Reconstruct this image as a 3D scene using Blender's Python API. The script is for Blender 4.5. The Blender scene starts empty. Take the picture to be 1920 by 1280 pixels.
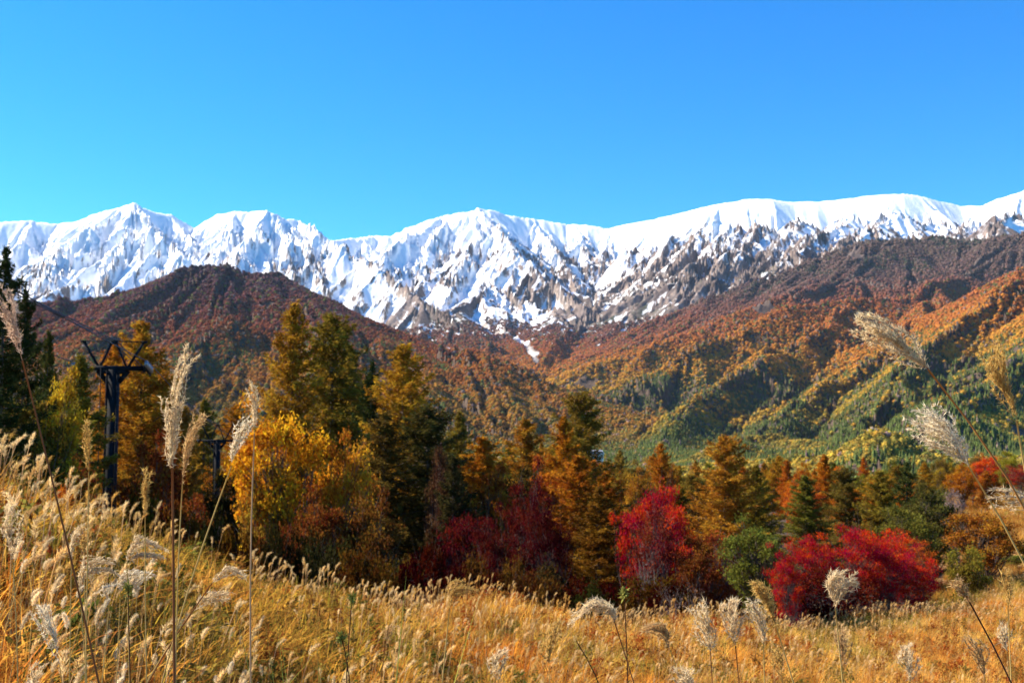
import bpy, bmesh, math, random
import numpy as np
from mathutils import Vector

# ------------------------------------------------------------------ camera, sky, sun, exposure
R = math.radians
F = 2058.0                       # focal length in photo pixels (1920 wide)
HOR = 800.0                      # photo row of the horizon
PITCH = math.atan((HOR - 640.0) / F)
sc = bpy.context.scene
C = sc.collection
cam_d = bpy.data.cameras.new('camera')
cam = bpy.data.objects.new('camera', cam_d)
C.objects.link(cam)
cam.location = (0, 0, 0)
cam.rotation_euler = (R(90) + PITCH, 0, 0)
cam_d.sensor_width = 36.0
cam_d.lens = 36.0 * F / 1920.0
cam_d.clip_start = 0.05
cam_d.clip_end = 60000
cam_d.dof.use_dof = True
cam_d.dof.focus_distance = 2.3
cam_d.dof.aperture_fstop = 13
sc.camera = cam

SUN_AZ, SUN_EL = R(-72), R(38)   # azimuth from the view direction, clockwise
w = bpy.data.worlds.new('World')
sc.world = w
w.use_nodes = True
nt = w.node_tree
nt.nodes.clear()
sky = nt.nodes.new('ShaderNodeTexSky')
sky.sky_type = 'NISHITA'
sky.sun_disc = False
sky.sun_elevation = SUN_EL
sky.sun_rotation = SUN_AZ
sky.altitude = 1200
sky.air_density = 1.0
sky.dust_density = 0.2
sky.ozone_density = 2.5
hs = nt.nodes.new('ShaderNodeHueSaturation')
hs.inputs['Saturation'].default_value = 1.35
hs.inputs['Value'].default_value = 1.0
mul = nt.nodes.new('ShaderNodeMix')
mul.data_type = 'RGBA'
mul.blend_type = 'MULTIPLY'
mul.inputs[0].default_value = 1.0
mul.inputs[7].default_value = (0.42, 1.0, 1.24, 1)
bg = nt.nodes.new('ShaderNodeBackground')
bg.inputs['Strength'].default_value = 0.078
out = nt.nodes.new('ShaderNodeOutputWorld')
nt.links.new(sky.outputs[0], hs.inputs['Color'])
nt.links.new(hs.outputs[0], mul.inputs[6])
nt.links.new(mul.outputs[2], bg.inputs['Color'])
nt.links.new(bg.outputs[0], out.inputs[0])

sun_d = bpy.data.lights.new('sun', 'SUN')
sun_d.energy = 4.8
sun_d.angle = R(0.5)
sun_d.color = (1.0, 0.89, 0.73)
sun = bpy.data.objects.new('sun', sun_d)
C.objects.link(sun)
sdir = Vector((math.sin(SUN_AZ) * math.cos(SUN_EL), math.cos(SUN_AZ) * math.cos(SUN_EL), math.sin(SUN_EL)))
sun.rotation_euler = sdir.to_track_quat('Z', 'Y').to_euler()
sun.location = (-40, 0, 60)

sc.view_settings.view_transform = 'Standard'
sc.view_settings.look = 'None'
sc.view_settings.exposure = 1.42
sc.view_settings.gamma = 1
sc.cycles.max_bounces = 5
sc.cycles.diffuse_bounces = 3
sc.cycles.transmission_bounces = 3
sc.cycles.transparent_max_bounces = 4
sc.cycles.use_denoising = True
sc.cycles.caustics_reflective = False
sc.cycles.caustics_refractive = False

# ------------------------------------------------------------------ small tools
CP, SP = math.cos(PITCH), math.sin(PITCH)

def P(px, py, Y):
    """photo direction (px, py) at depth Y metres -> world point"""
    u, v = (px - 960.0) / F, (640.0 - py) / F
    ry = CP - v * SP
    k = Y / ry
    return np.array([u * k, Y, (SP + v * CP) * k])

def sstep(a, b, x):
    t = np.clip((x - a) / (b - a), 0, 1)
    return t * t * (3 - 2 * t)

def hash2(ix, iy, seed):
    h = (ix.astype(np.int64) * 374761393 + iy.astype(np.int64) * 668265263 + seed * 974634777) & 0xFFFFFFFF
    h = ((h ^ (h >> 13)) * 1274126177) & 0xFFFFFFFF
    h = ((h ^ (h >> 16)) * 2246822519) & 0xFFFFFFFF
    return ((h ^ (h >> 15)) & 0xFFFFFF) / float(0xFFFFFF)

def vnoise(x, y, seed=0):
    xi, yi = np.floor(x), np.floor(y)
    fx, fy = x - xi, y - yi
    fx = fx * fx * fx * (fx * (fx * 6 - 15) + 10)
    fy = fy * fy * fy * (fy * (fy * 6 - 15) + 10)
    a, b = hash2(xi, yi, seed), hash2(xi + 1, yi, seed)
    c, d = hash2(xi, yi + 1, seed), hash2(xi + 1, yi + 1, seed)
    return (a + (b - a) * fx) * (1 - fy) + (c + (d - c) * fx) * fy

def fbm(x, y, octv=4, seed=0):
    s, a, t = 0, 1.0, 0
    for o in range(octv):
        s = s + a * vnoise(x * 2 ** o + 17.3 * o, y * 2 ** o - 9.1 * o, seed + o)
        t += a
        a *= 0.5
    return s / t * 2 - 1

class MB:
    """collects pieces, builds ONE mesh object"""
    def __init__(self):
        self.v, self.f, self.a, self.m, self.n = [], [], [], [], 0
    def add(self, v, f, var=0.5, mat=0):
        v = np.asarray(v, float).reshape(-1, 3)
        f = np.asarray(f, np.int64)
        self.v.append(v)
        self.f.append(f + self.n)
        self.a.append(np.broadcast_to(np.asarray(var, float), (len(v),)))
        self.m.append(np.full(len(f), mat, np.int32))
        self.n += len(v)
    def polys(self, P_, var=0.5, mat=0):
        """P_: (n, k, 3) loose polygons; var scalar or (n,)"""
        P_ = np.asarray(P_, float)
        n, k = P_.shape[:2]
        if n == 0:
            return
        va = np.repeat(np.broadcast_to(np.asarray(var, float), (n,)), k)
        self.add(P_.reshape(-1, 3), np.arange(n * k).reshape(n, k), va, mat)
    def tube(self, pts, rad, sides=6, var=0.5, mat=0, cap=True):
        pts = np.asarray(pts, float)
        n = len(pts)
        rad = np.broadcast_to(np.asarray(rad, float), (n,))
        tan = np.gradient(pts, axis=0)
        tan /= np.linalg.norm(tan, axis=1)[:, None] + 1e-9
        ref = np.array([0.31, 0.23, 0.92]) if abs(tan[0] @ np.array([0.31, 0.23, 0.92])) < 0.9 else np.array([1.0, 0, 0])
        s1 = np.cross(tan, ref)
        s1 /= np.linalg.norm(s1, axis=1)[:, None] + 1e-9
        s2 = np.cross(tan, s1)
        an = np.arange(sides) / sides * 2 * math.pi
        v = pts[:, None] + rad[:, None, None] * (np.cos(an)[None, :, None] * s1[:, None] + np.sin(an)[None, :, None] * s2[:, None])
        i, j = np.meshgrid(np.arange(n - 1), np.arange(sides), indexing='ij')
        j2 = (j + 1) % sides
        f = np.stack([i * sides + j, i * sides + j2, (i + 1) * sides + j2, (i + 1) * sides + j], -1).reshape(-1, 4)
        self.add(v, f, var, mat)
        if cap:
            for k, base in ((0, self.n - n * sides), (n - 1, self.n - sides)):
                self.add(np.zeros((0, 3)), np.arange(sides)[None] + base - self.n, var, mat)
    def box(self, c, s, axes=None, var=0.5, mat=0):
        c, s = np.asarray(c, float), np.asarray(s, float) / 2
        ax = np.eye(3) if axes is None else np.asarray(axes, float)
        k = np.array([[x, y, z] for x in (-1, 1) for y in (-1, 1) for z in (-1, 1)], float) * s
        v = c + k @ ax
        f = [[0, 1, 3, 2], [4, 6, 7, 5], [0, 4, 5, 1], [2, 3, 7, 6], [0, 2, 6, 4], [1, 5, 7, 3]]
        self.add(v, f, var, mat)
    def beam(self, a, b, wd, ht, var=0.5, mat=0):
        a, b = np.asarray(a, float), np.asarray(b, float)
        z = b - a
        L = np.linalg.norm(z)
        z = z / L
        ref = np.array([0, 0, 1.0]) if abs(z[2]) < 0.9 else np.array([0, 1.0, 0])
        x = np.cross(z, ref)
        x /= np.linalg.norm(x)
        y = np.cross(z, x)
        self.box((a + b) / 2, (wd, ht, L), np.array([x, y, z]), var, mat)
    def build(self, name, mats, parent=None, smooth=False, link=True):
        me = bpy.data.meshes.new(name)
        v = np.concatenate(self.v)
        me.vertices.add(len(v))
        me.vertices.foreach_set('co', v.astype(np.float32).ravel())
        tot = np.concatenate([np.full(len(f), f.shape[1], np.int32) for f in self.f])
        idx = np.concatenate([f.ravel() for f in self.f]).astype(np.int32)
        me.loops.add(len(idx))
        me.loops.foreach_set('vertex_index', idx)
        me.polygons.add(len(tot))
        st = np.zeros(len(tot), np.int32)
        st[1:] = np.cumsum(tot)[:-1]
        me.polygons.foreach_set('loop_start', st)
        me.polygons.foreach_set('material_index', np.concatenate(self.m))
        if smooth:
            me.polygons.foreach_set('use_smooth', np.ones(len(tot), bool))
        at = me.attributes.new('var', 'FLOAT', 'POINT')
        at.data.foreach_set('value', np.concatenate(self.a).astype(np.float32))
        for m in (mats if isinstance(mats, (list, tuple)) else [mats]):
            me.materials.append(m)
        me.update(calc_edges=True)
        o = bpy.data.objects.new(name, me)
        if link:
            C.objects.link(o)
        if parent:
            o.parent = parent
        return o

def empty(name, loc=(0, 0, 0), rz=0.0):
    o = bpy.data.objects.new(name, None)
    o.empty_display_size = 0.3
    o.location = loc
    o.rotation_euler = (0, 0, rz)
    C.objects.link(o)
    return o

def tag(o, label, cat, group=None, kind=None):
    if label:
        o['label'] = label
    if cat:
        o['category'] = cat
    if group:
        o['group'] = group
    if kind:
        o['kind'] = kind
    return o

KIDS = {}
def copy_tree(root):
    r = root.copy()
    C.objects.link(r)
    kids = []
    for ch in KIDS[root.name]:
        c = ch.copy()
        c.parent = r
        C.objects.link(c)
        kids.append(c)
    KIDS[r.name] = kids
    return r

# ------------------------------------------------------------------ materials
def new_mat(name):
    m = bpy.data.materials.new(name)
    m.use_nodes = True
    m.node_tree.nodes.clear()
    return m, m.node_tree

def N(t, kind, **kw):
    n = t.nodes.new(kind)
    for k, v in kw.items():
        setattr(n, k, v)
    return n

def mixrgb(t, blend, fac, a, b):
    n = N(t, 'ShaderNodeMix', data_type='RGBA', blend_type=blend)
    for sock, val in ((0, fac), (6, a), (7, b)):
        if hasattr(val, 'is_linked'):
            t.links.new(val, n.inputs[sock])
        else:
            n.inputs[sock].default_value = val
    return n.outputs[2]

def ramp(t, src, stops):
    n = N(t, 'ShaderNodeValToRGB')
    e = n.color_ramp.elements
    while len(e) < len(stops):
        e.new(0.5)
    for el, (p, c) in zip(e, stops):
        el.position = p
        el.color = c if len(c) == 4 else (*c, 1)
    t.links.new(src, n.inputs[0])
    return n.outputs[0]

def leaf_mat(name, src='OBJECT', trans=0.4, lo=0.55, hi=1.45, hue=0.06, gloss=0.0):
    """leaf colour = the object's (or instance's) own colour, each leaf a little different"""
    m, t = new_mat(name)
    if src == 'OBJECT':
        col = N(t, 'ShaderNodeObjectInfo').outputs['Color']
    else:
        col = N(t, 'ShaderNodeAttribute', attribute_type='INSTANCER', attribute_name='tint').outputs['Color']
    var = N(t, 'ShaderNodeAttribute', attribute_name='var').outputs['Fac']
    h = N(t, 'ShaderNodeHueSaturation')
    mr = N(t, 'ShaderNodeMapRange')
    mr.inputs['To Min'].default_value, mr.inputs['To Max'].default_value = lo, hi
    mh = N(t, 'ShaderNodeMapRange')
    mh.inputs['To Min'].default_value, mh.inputs['To Max'].default_value = 0.5 - hue / 2, 0.5 + hue / 2
    t.links.new(var, mr.inputs[0])
    t.links.new(var, mh.inputs[0])
    t.links.new(mr.outputs[0], h.inputs['Value'])
    t.links.new(mh.outputs[0], h.inputs['Hue'])
    t.links.new(col, h.inputs['Color'])
    d = N(t, 'ShaderNodeBsdfDiffuse')
    tr = N(t, 'ShaderNodeBsdfTranslucent')
    mx = N(t, 'ShaderNodeMixShader')
    mx.inputs[0].default_value = trans
    t.links.new(h.outputs[0], d.inputs['Color'])
    t.links.new(h.outputs[0], tr.inputs['Color'])
    t.links.new(d.outputs[0], mx.inputs[1])
    t.links.new(tr.outputs[0], mx.inputs[2])
    o = N(t, 'ShaderNodeOutputMaterial')
    t.links.new(mx.outputs[0], o.inputs[0])
    return m

def plain_mat(name, col, rough=0.8, metal=0.0, noise=0.0, scale=8.0, bump=0.0, trans=0.0):
    m, t = new_mat(name)
    b = N(t, 'ShaderNodeBsdfPrincipled')
    b.inputs['Roughness'].default_value = rough
    b.inputs['Metallic'].default_value = metal
    b.inputs['Base Color'].default_value = (*col, 1)
    sh = b.outputs[0]
    if noise or bump:
        tc = N(t, 'ShaderNodeTexCoord')
        nz = N(t, 'ShaderNodeTexNoise')
        nz.inputs['Scale'].default_value = scale
        nz.inputs['Detail'].default_value = 5
        t.links.new(tc.outputs['Object'], nz.inputs['Vector'])
        lo = tuple(c * (1 - noise) for c in col)
        hi = tuple(min(1, c * (1 + noise)) for c in col)
        t.links.new(ramp(t, nz.outputs[0], [(0.3, lo), (0.7, hi)]), b.inputs['Base Color'])
        if bump:
            bp = N(t, 'ShaderNodeBump')
            bp.inputs['Strength'].default_value = bump
            t.links.new(nz.outputs[0], bp.inputs['Height'])
            t.links.new(bp.outputs[0], b.inputs['Normal'])
    if trans:
        tr = N(t, 'ShaderNodeBsdfTranslucent')
        tr.inputs['Color'].default_value = (*col, 1)
        mx = N(t, 'ShaderNodeMixShader')
        mx.inputs[0].default_value = trans
        t.links.new(sh, mx.inputs[1])
        t.links.new(tr.outputs[0], mx.inputs[2])
        sh = mx.outputs[0]
    o = N(t, 'ShaderNodeOutputMaterial')
    t.links.new(sh, o.inputs[0])
    return m

M_LEAF = leaf_mat('leaf')
M_NEEDLE = leaf_mat('needle', trans=0.3, lo=0.6, hi=1.4, hue=0.04)
M_BARK = plain_mat('bark', (0.085, 0.062, 0.048), 0.9, noise=0.5, scale=6, bump=0.4)
M_PALEBARK = plain_mat('pale_bark', (0.12, 0.10, 0.09), 0.9, noise=0.4, scale=9, bump=0.3)
M_FAR = leaf_mat('far_foliage', 'INSTANCER', trans=0.15, lo=0.74, hi=1.26, hue=0.03)
M_STRAW = leaf_mat('straw', 'INSTANCER', trans=0.45, lo=0.6, hi=1.4, hue=0.04)
M_PLUME = leaf_mat('plume_hair', 'OBJECT', trans=0.5, lo=0.7, hi=1.3, hue=0.02)
M_STEM = leaf_mat('dry_stem', 'OBJECT', trans=0.1, lo=0.8, hi=1.2, hue=0.02)
# ------------------------------------------------------------------ the far terrain: one height field on rows of distance and bearing
NT = 1050
TH = np.linspace(R(-34), R(34), NT)
RR = np.concatenate([np.geomspace(330, 4300, 420)[:-1], np.linspace(4300, 8300, 480)[:-1], np.linspace(8300, 11500, 40)])
NR = len(RR)
TT, RG = np.meshgrid(TH, RR)
GX, GY = RG * np.sin(TT), RG * np.cos(TT)

def ridge_field(pts, s, D, s2, r0):
    """height of a ridge: crest polyline of (px, py, Y), flanks falling away"""
    Q = np.array([P(*p) for p in pts])
    best = np.full(GX.shape, -1e9)
    dist = np.full(GX.shape, 1e9)
    for a, b in zip(Q[:-1], Q[1:]):
        ab = b[:2] - a[:2]
        L2 = ab @ ab
        t = np.clip(((GX - a[0]) * ab[0] + (GY - a[1]) * ab[1]) / L2, 0, 1)
        d = np.hypot(GX - a[0] - t * ab[0], GY - a[1] - t * ab[1])
        c = a[2] + t * (b[2] - a[2])
        de = np.sqrt(d * d + r0 * r0) - r0
        h = c - s * D * (1 - np.exp(-de / D)) - s2 * de
        best = np.maximum(best, h)
        dist = np.minimum(dist, d)
    return best, dist

def smax(a, b, k):
    h = np.clip(0.5 + 0.5 * (a - b) / k, 0, 1)
    return b + (a - b) * h + k * h * (1 - h)

CREST = [(-420, 470, 6900), (-200, 440, 6900), (-60, 420, 6900), (0, 415, 6900), (60, 414, 6950), (110, 420, 7000), (150, 413, 6950), (200, 394, 6900), (228, 387, 6900), (250, 380, 6900),
         (268, 389, 6900), (290, 398, 6950), (320, 402, 7000), (345, 417, 7050), (365, 429, 7100), (385, 414, 7000), (410, 402, 6950), (440, 396, 6900), (470, 397, 6900), (500, 394, 6850),
         (520, 402, 6850), (535, 410, 6900), (560, 413, 6950), (590, 432, 7050), (622, 451, 7200), (660, 447, 7400), (700, 441, 7500), (732, 443, 7500), (770, 424, 7500), (810, 411, 7450),
         (840, 403, 7450), (875, 397, 7400), (895, 390, 7400), (915, 393, 7400), (950, 402, 7450), (1000, 410, 7500), (1060, 420, 7500), (1100, 421, 7450), (1140, 429, 7400), (1170, 421, 7300),
         (1230, 411, 7200), (1300, 393, 7050), (1350, 382, 6950), (1400, 373, 6900), (1450, 374, 6850), (1490, 379, 6850), (1560, 376, 6800), (1620, 368, 6750), (1690, 363, 6700), (1720, 366, 6700),
         (1760, 377, 6700), (1800, 386, 6700), (1840, 386, 6650), (1870, 374, 6500), (1920, 358, 6300), (2000, 340, 6200), (2300, 330, 6200)]
def spur(pts, g):
    """a spur that leaves the crest at its first point (px, py, Y) and falls towards us at gradient g"""
    px0, py0, Y0 = pts[0]
    z0 = P(px0, py0, Y0)[2]
    o = [pts[0]]
    for px, py in pts[1:]:
        k = (HOR - py) / F
        Y = (g * Y0 - z0) / (g - k)
        o.append((px, py, Y))
        Y0, z0 = Y, P(px, py, Y)[2]
    return o
RIDGES = [
    # country, crest, s, D, s2, r0
    ('range', CREST, 0.92, 700, 0.22, 22),
]
for pts, g in [
    ([(232, 387, 6900), (165, 438), (110, 475), (82, 510), (70, 560)], 0.62),
    ([(250, 380, 6900), (248, 425), (225, 465), (205, 505), (190, 550)], 0.66),
    ([(255, 382, 6900), (285, 425), (315, 458), (345, 475), (385, 500), (410, 540)], 0.60),
    ([(60, 414, 6950), (40, 450), (10, 490), (-10, 540)], 0.6),
    ([(320, 402, 7000), (345, 432), (362, 455)], 0.7),
    ([(385, 414, 7000), (366, 442), (362, 475)], 0.7),
    ([(440, 396, 6900), (430, 430), (415, 465), (400, 500)], 0.66),
    ([(500, 394, 6850), (480, 430), (450, 465), (440, 510), (450, 560)], 0.62),
    ([(520, 402, 6850), (535, 440), (545, 480), (555, 530)], 0.66),
    ([(535, 410, 6900), (565, 450), (585, 495), (605, 540), (625, 590)], 0.58),
    ([(560, 413, 6950), (622, 455), (680, 480), (740, 524), (790, 562), (850, 602), (925, 637)], 0.47),
    ([(680, 444, 7450), (700, 470), (700, 510), (720, 545)], 0.62),
    ([(827, 405, 7450), (767, 440), (720, 475), (704, 500), (720, 550)], 0.56),
    ([(840, 403, 7450), (815, 445), (790, 490), (800, 540), (820, 570)], 0.64),
    ([(895, 390, 7400), (897, 440), (873, 480), (853, 515), (845, 560), (850, 600)], 0.62),
    ([(895, 390, 7400), (933, 427), (953, 450), (973, 480), (1000, 502), (1033, 527), (1070, 557), (1104, 584), (1135, 612)], 0.52),
    ([(940, 438, 7000), (930, 475), (922, 510), (917, 555), (915, 600)], 0.66),
    ([(985, 490, 6650), (975, 530), (965, 570), (968, 610)], 0.6),
    ([(1000, 410, 7500), (1020, 440), (1045, 470), (1060, 500), (1085, 538)], 0.6),
    ([(1080, 421, 7480), (1090, 450), (1105, 490), (1110, 540)], 0.66),
    ([(1140, 429, 7400), (1135, 470), (1120, 520), (1135, 568)], 0.64),
    ([(1200, 416, 7250), (1180, 465), (1160, 520), (1150, 560)], 0.62),
    ([(1255, 405, 7150), (1220, 455), (1190, 510), (1165, 560)], 0.62),
    ([(1300, 393, 7050), (1262, 450), (1225, 505), (1190, 550)], 0.58),
    ([(1350, 382, 6950), (1310, 440), (1265, 495), (1235, 535)], 0.54),
    ([(1400, 373, 6900), (1375, 425), (1340, 470), (1300, 510), (1280, 535)], 0.48),
    ([(1450, 374, 6850), (1425, 425), (1385, 475), (1340, 515)], 0.45),
    ([(1530, 378, 6820), (1500, 415), (1455, 460), (1400, 512)], 0.44),
    ([(1620, 368, 6750), (1590, 405), (1540, 435), (1480, 475)], 0.42),
    ([(1690, 363, 6700), (1670, 395), (1625, 425), (1570, 455)], 0.42),
    ([(1760, 377, 6700), (1740, 405), (1700, 435), (1680, 455)], 0.5),
    ([(1840, 386, 6650), (1825, 412), (1800, 440)], 0.5),
    ([(1920, 358, 6300), (1885, 400), (1850, 435)], 0.5)]:
    sp_ = spur(pts, g)
    soft = pts[0][0] > 1180                # the right hand crest is rounder: its spurs start lower and are blunt
    RIDGES.append(('range', sp_[1:] if soft else sp_, 0.55 if soft else 0.72, 420, 0.30, 30 if soft else 8))
RIDGES += [
    ('wooded_mountainside', [(2300, 430, 4400), (1920, 443, 4700), (1800, 448, 4850), (1700, 446, 4950), (1620, 458, 5000), (1540, 487, 5000), (1440, 522, 5000), (1340, 553, 5000), (1240, 590, 5000), (1130, 628, 5000), (1030, 668, 5000)], 0.46, 700, 0.22, 60),
    ('wooded_mountainside', [(1700, 446, 4950), (1600, 510, 4500), (1480, 555, 4200), (1360, 590, 4050), (1230, 640, 3900), (1120, 690, 3750)], 0.42, 450, 0.24, 35),
    ('wooded_mountainside', [(1920, 443, 4700), (1800, 520, 4250), (1680, 556, 3900), (1590, 562, 3750), (1500, 578, 3600), (1400, 610, 3450), (1290, 655, 3300), (1190, 710, 3150), (1130, 760, 3000), (1110, 800, 2850)], 0.52, 450, 0.26, 25),
    ('wooded_mountainside', [(1600, 562, 3740), (1535, 618, 3250), (1410, 678, 2850), (1310, 738, 2500), (1265, 785, 2250), (1235, 835, 1850)], 0.60, 330, 0.28, 15),
    ('wooded_mountainside', [(1760, 545, 4000), (1720, 605, 3200), (1635, 668, 2700), (1510, 748, 2250), (1410, 812, 1850), (1330, 852, 1350)], 0.60, 330, 0.28, 15),
    ('wooded_mountainside', [(2300, 380, 3100), (2050, 440, 2950), (1920, 503, 2800), (1860, 553, 2650), (1790, 606, 2450), (1725, 655, 2250), (1685, 710, 2000), (1650, 775, 1650), (1600, 820, 1350), (1530, 858, 1000)], 0.58, 380, 0.26, 15),
    ('wooded_mountainside', [(2050, 440, 2950), (2000, 620, 2000), (1900, 700, 1650), (1780, 770, 1300), (1690, 822, 1000), (1640, 860, 720)], 0.38, 350, 0.24, 25),
    ('wooded_hill', [(-400, 610, 3000), (-150, 590, 3000), (0, 577, 3000), (130, 561, 3000), (230, 547, 3020), (300, 526, 3050), (360, 504, 3080), (430, 497, 3100), (500, 509, 3080), (560, 538, 3040), (620, 574, 3000), (690, 613, 2950), (745, 642, 2900),
                     (820, 655, 2850), (890, 664, 2800), (950, 685, 2700), (1000, 720, 2600), (1040, 765, 2450), (1055, 815, 2300)], 0.44, 520, 0.2, 70),
    ('wooded_hill', [(430, 497, 3100), (400, 590, 2600), (350, 680, 2200), (300, 760, 1850)], 0.38, 350, 0.24, 30),
    ('wooded_hill', [(560, 538, 3040), (600, 630, 2500), (600, 710, 2100)], 0.38, 300, 0.24, 30),
    ('wooded_hill', [(690, 613, 2950), (760, 690, 2450), (820, 750, 2050), (860, 800, 1750)], 0.38, 300, 0.24, 30),
    ('wooded_hill', [(890, 664, 2800), (940, 735, 2350), (960, 790, 2000)], 0.38, 280, 0.24, 30),
]
fl = np.interp(GY, [300, 700, 1200, 2000, 2600, 3600, 5200, 6500, 9000, 12000], [-29, -40, -48, -45, -25, 87, 352, 560, 500, 450])
fl = fl + np.abs(GX - np.interp(GY, [1000, 2600, 3600, 5200, 7500], [120, 150, 150, 110, 150])) * 0.03
fl = fl + 16 * fbm(GX / 260, GY / 260, 3, 15) * sstep(450, 900, RG)
HH = fl.copy()
OWN = np.zeros(HH.shape, int)          # which piece of country a vertex belongs to
owners = ['valley', 'range', 'wooded_mountainside', 'wooded_hill']
crest_d = None
hb = {n: np.full(HH.shape, -1e9) for n in owners}
hb['valley'] = fl
for i, (nm, pts, s, D, s2, r0) in enumerate(RIDGES):
    h, d = ridge_field(pts, s, D, s2, r0)
    if i == 0:
        crest_d = d
    hb[nm] = np.maximum(hb[nm], h)
    HH = smax(HH, h, 14 if nm == 'range' else 18)
OWN = np.argmax(np.stack([hb[n] for n in owners]), 0)

def grads(h):
    dr = np.gradient(h, RR, axis=0)
    dt = np.gradient(h, TH, axis=1) / RG
    return dr * np.sin(TT) + dt * np.cos(TT), dr * np.cos(TT) - dt * np.sin(TT)

def gullies(gx, gy, wl, seed):
    """stripes that run down the slope: +1 on spurs, -1 in gullies"""
    g = np.hypot(gx, gy) + 1e-6
    sx, sy = -gy / g, gx / g
    ST = 1.75                            # stripes run on for about this many widths
    px, py = GX / wl / ST + 0.2 * fbm(GX / wl / 2.5, GY / wl / 2.5, 2, seed + 3), GY / wl / ST + 0.2 * fbm(GX / wl / 2.5, GY / wl / 2.5, 2, seed + 9)
    ix, iy = np.floor(px), np.floor(py)
    c = np.zeros(GX.shape)
    s = np.zeros(GX.shape)
    for ox in (-1, 0, 1):
        for oy in (-1, 0, 1):
            cx, cy = ix + ox, iy + oy
            dx = px - cx - hash2(cx, cy, seed)
            dy = py - cy - hash2(cx, cy, seed + 71)
            wt = np.exp(-(dx * dx + dy * dy) * 2.2)
            ph = (dx * sx + dy * sy) * 2 * math.pi * ST
            c += wt * np.cos(ph)
            s += wt * np.sin(ph)
    v = c / (np.sqrt(c * c + s * s) + 0.05)
    v2 = 1 - 2 * np.sqrt(np.clip((1 - v) / 2, 0, 1))
    return 0.35 * v + 0.65 * v2

PXG0 = 960 + F * np.tan(TT)
far = sstep(4800, 5800, RG) * (OWN <= 1) + 0.0
keep = 0.12 + 0.88 * sstep(20, 260, crest_d)
rib = np.zeros(HH.shape)
lowmask = sstep(-46, 10, HH)
for k, (wl, am, an) in enumerate([(680, 22, 20), (320, 42, 13), (150, 13, 4), (74, 5, 0), (36, 1.5, 0)]):
    gx, gy = grads(HH)
    g = np.hypot(gx, gy)
    v = gullies(gx, gy, wl, 11 + 7 * k)
    a = (am * far + an * (1 - far)) * sstep(0.02, 0.35, g) * (keep if k < 2 else keep + (1 - keep) * np.where(PXG0 < 1150, 0.3, 0.06)) * lowmask
    a = a * np.clip(1 + 0.7 * fbm(GX / wl / 2.5, GY / wl / 2.5, 2, 90 + k), 0.15, 2)
    HH = HH + a * (v - 0.15)
    rib += v * (0.9, 0.8, 0.7, 0.5, 0.4)[k] * far
HH = HH + (fbm(GX / 210, GY / 210, 5, 5) * 12 + fbm(GX / 50, GY / 50, 3, 6) * 2.5) * far * keep + fbm(GX / 160, GY / 160, 3, 8) * 7 * (1 - far) * lowmask

gx, gy = grads(HH)
SLOPE = np.hypot(gx, gy)
PXG = 960 + F * np.tan(TT)              # bearing as a photo column

def river_mask():
    pts = np.array([P(*p) for p in [(890, 612, 5700), (925, 632, 5450), (960, 640, 5350), (985, 648, 5150), (1000, 662, 4900), (1010, 672, 4700), (1020, 700, 4200), (1045, 740, 3600), (1075, 770, 3100)]])
    d = np.full(GX.shape, 1e9)
    for a, b in zip(pts[:-1], pts[1:]):
        ab = b[:2] - a[:2]
        t = np.clip(((GX - a[0]) * ab[0] + (GY - a[1]) * ab[1]) / (ab @ ab), 0, 1)
        d = np.minimum(d, np.hypot(GX - a[0] - t * ab[0], GY - a[1] - t * ab[1]))
    return d
RIV = river_mask() + 14 * fbm(GX / 60, GY / 60, 2, 3)
HH -= 14 * np.exp(-(RIV / 60) ** 2)

# snow cover: lies above a line that wanders, slides off steep ribs, stays in gullies
zs = np.interp(PXG, [-400, 100, 400, 620, 760, 950, 1150, 1350, 1600, 1800, 1950], [430, 460, 510, 640, 700, 770, 880, 1000, 1085, 1095, 1190])
n1 = fbm(GX / 420, GY / 420, 4, 21)
n2 = fbm(GX / 52, GY / 52, 4, 27)
n3 = fbm(GX / 17, GY / 26, 3, 29)
SNOW = (HH - zs) / 330 + (0.6 * n1 + 0.95 * n2 + 0.7 * n3) * (0.35 + 0.65 * sstep(60 + 240 * sstep(1150, 1400, PXG), 500 + 450 * sstep(1150, 1400, PXG), crest_d + 350 * sstep(1000, 500, PXG))) - 0.42 * rib - (1.3 - 0.6 * sstep(1200, 1450, PXG)) * np.clip(SLOPE - 0.8, -0.3, 1.2) + 0.55
SNOW = np.clip(0.5 + 0.5 * SNOW, 0, 1) * (far > 0.02)

# what grows or lies there otherwise
def lerp3(a, b, t):
    return np.asarray(a) * (1 - t[..., None]) + np.asarray(b) * t[..., None]
nA, nB = fbm(GX / 300, GY / 300, 4, 31), fbm(GX / 80, GY / 80, 4, 37)
rock = lerp3((0.12, 0.088, 0.078), (0.23, 0.175, 0.15), sstep(-0.4, 0.5, nB))
scrub = lerp3((0.05, 0.058, 0.036), (0.125, 0.08, 0.058), sstep(-0.25, 0.35, nA + 0.5 * nB))
upper = sstep(0.5, 0.95, SLOPE + 0.25 * nB + 0.15 * rib)
COL = lerp3((0.09, 0.06, 0.04), (0.10, 0.072, 0.06), sstep(300, 600, HH))
isfar = sstep(380, 520, HH + 60 * nA) * (OWN < 2)
COL = COL * (1 - isfar[..., None]) + (scrub * (1 - upper[..., None]) + rock * upper[..., None]) * isfar[..., None]
gravel = np.exp(-(RIV / 17) ** 2) * sstep(4700, 4850, RG)
COL = COL * (1 - gravel[..., None]) + np.array((0.62, 0.57, 0.52)) * gravel[..., None]
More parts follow.
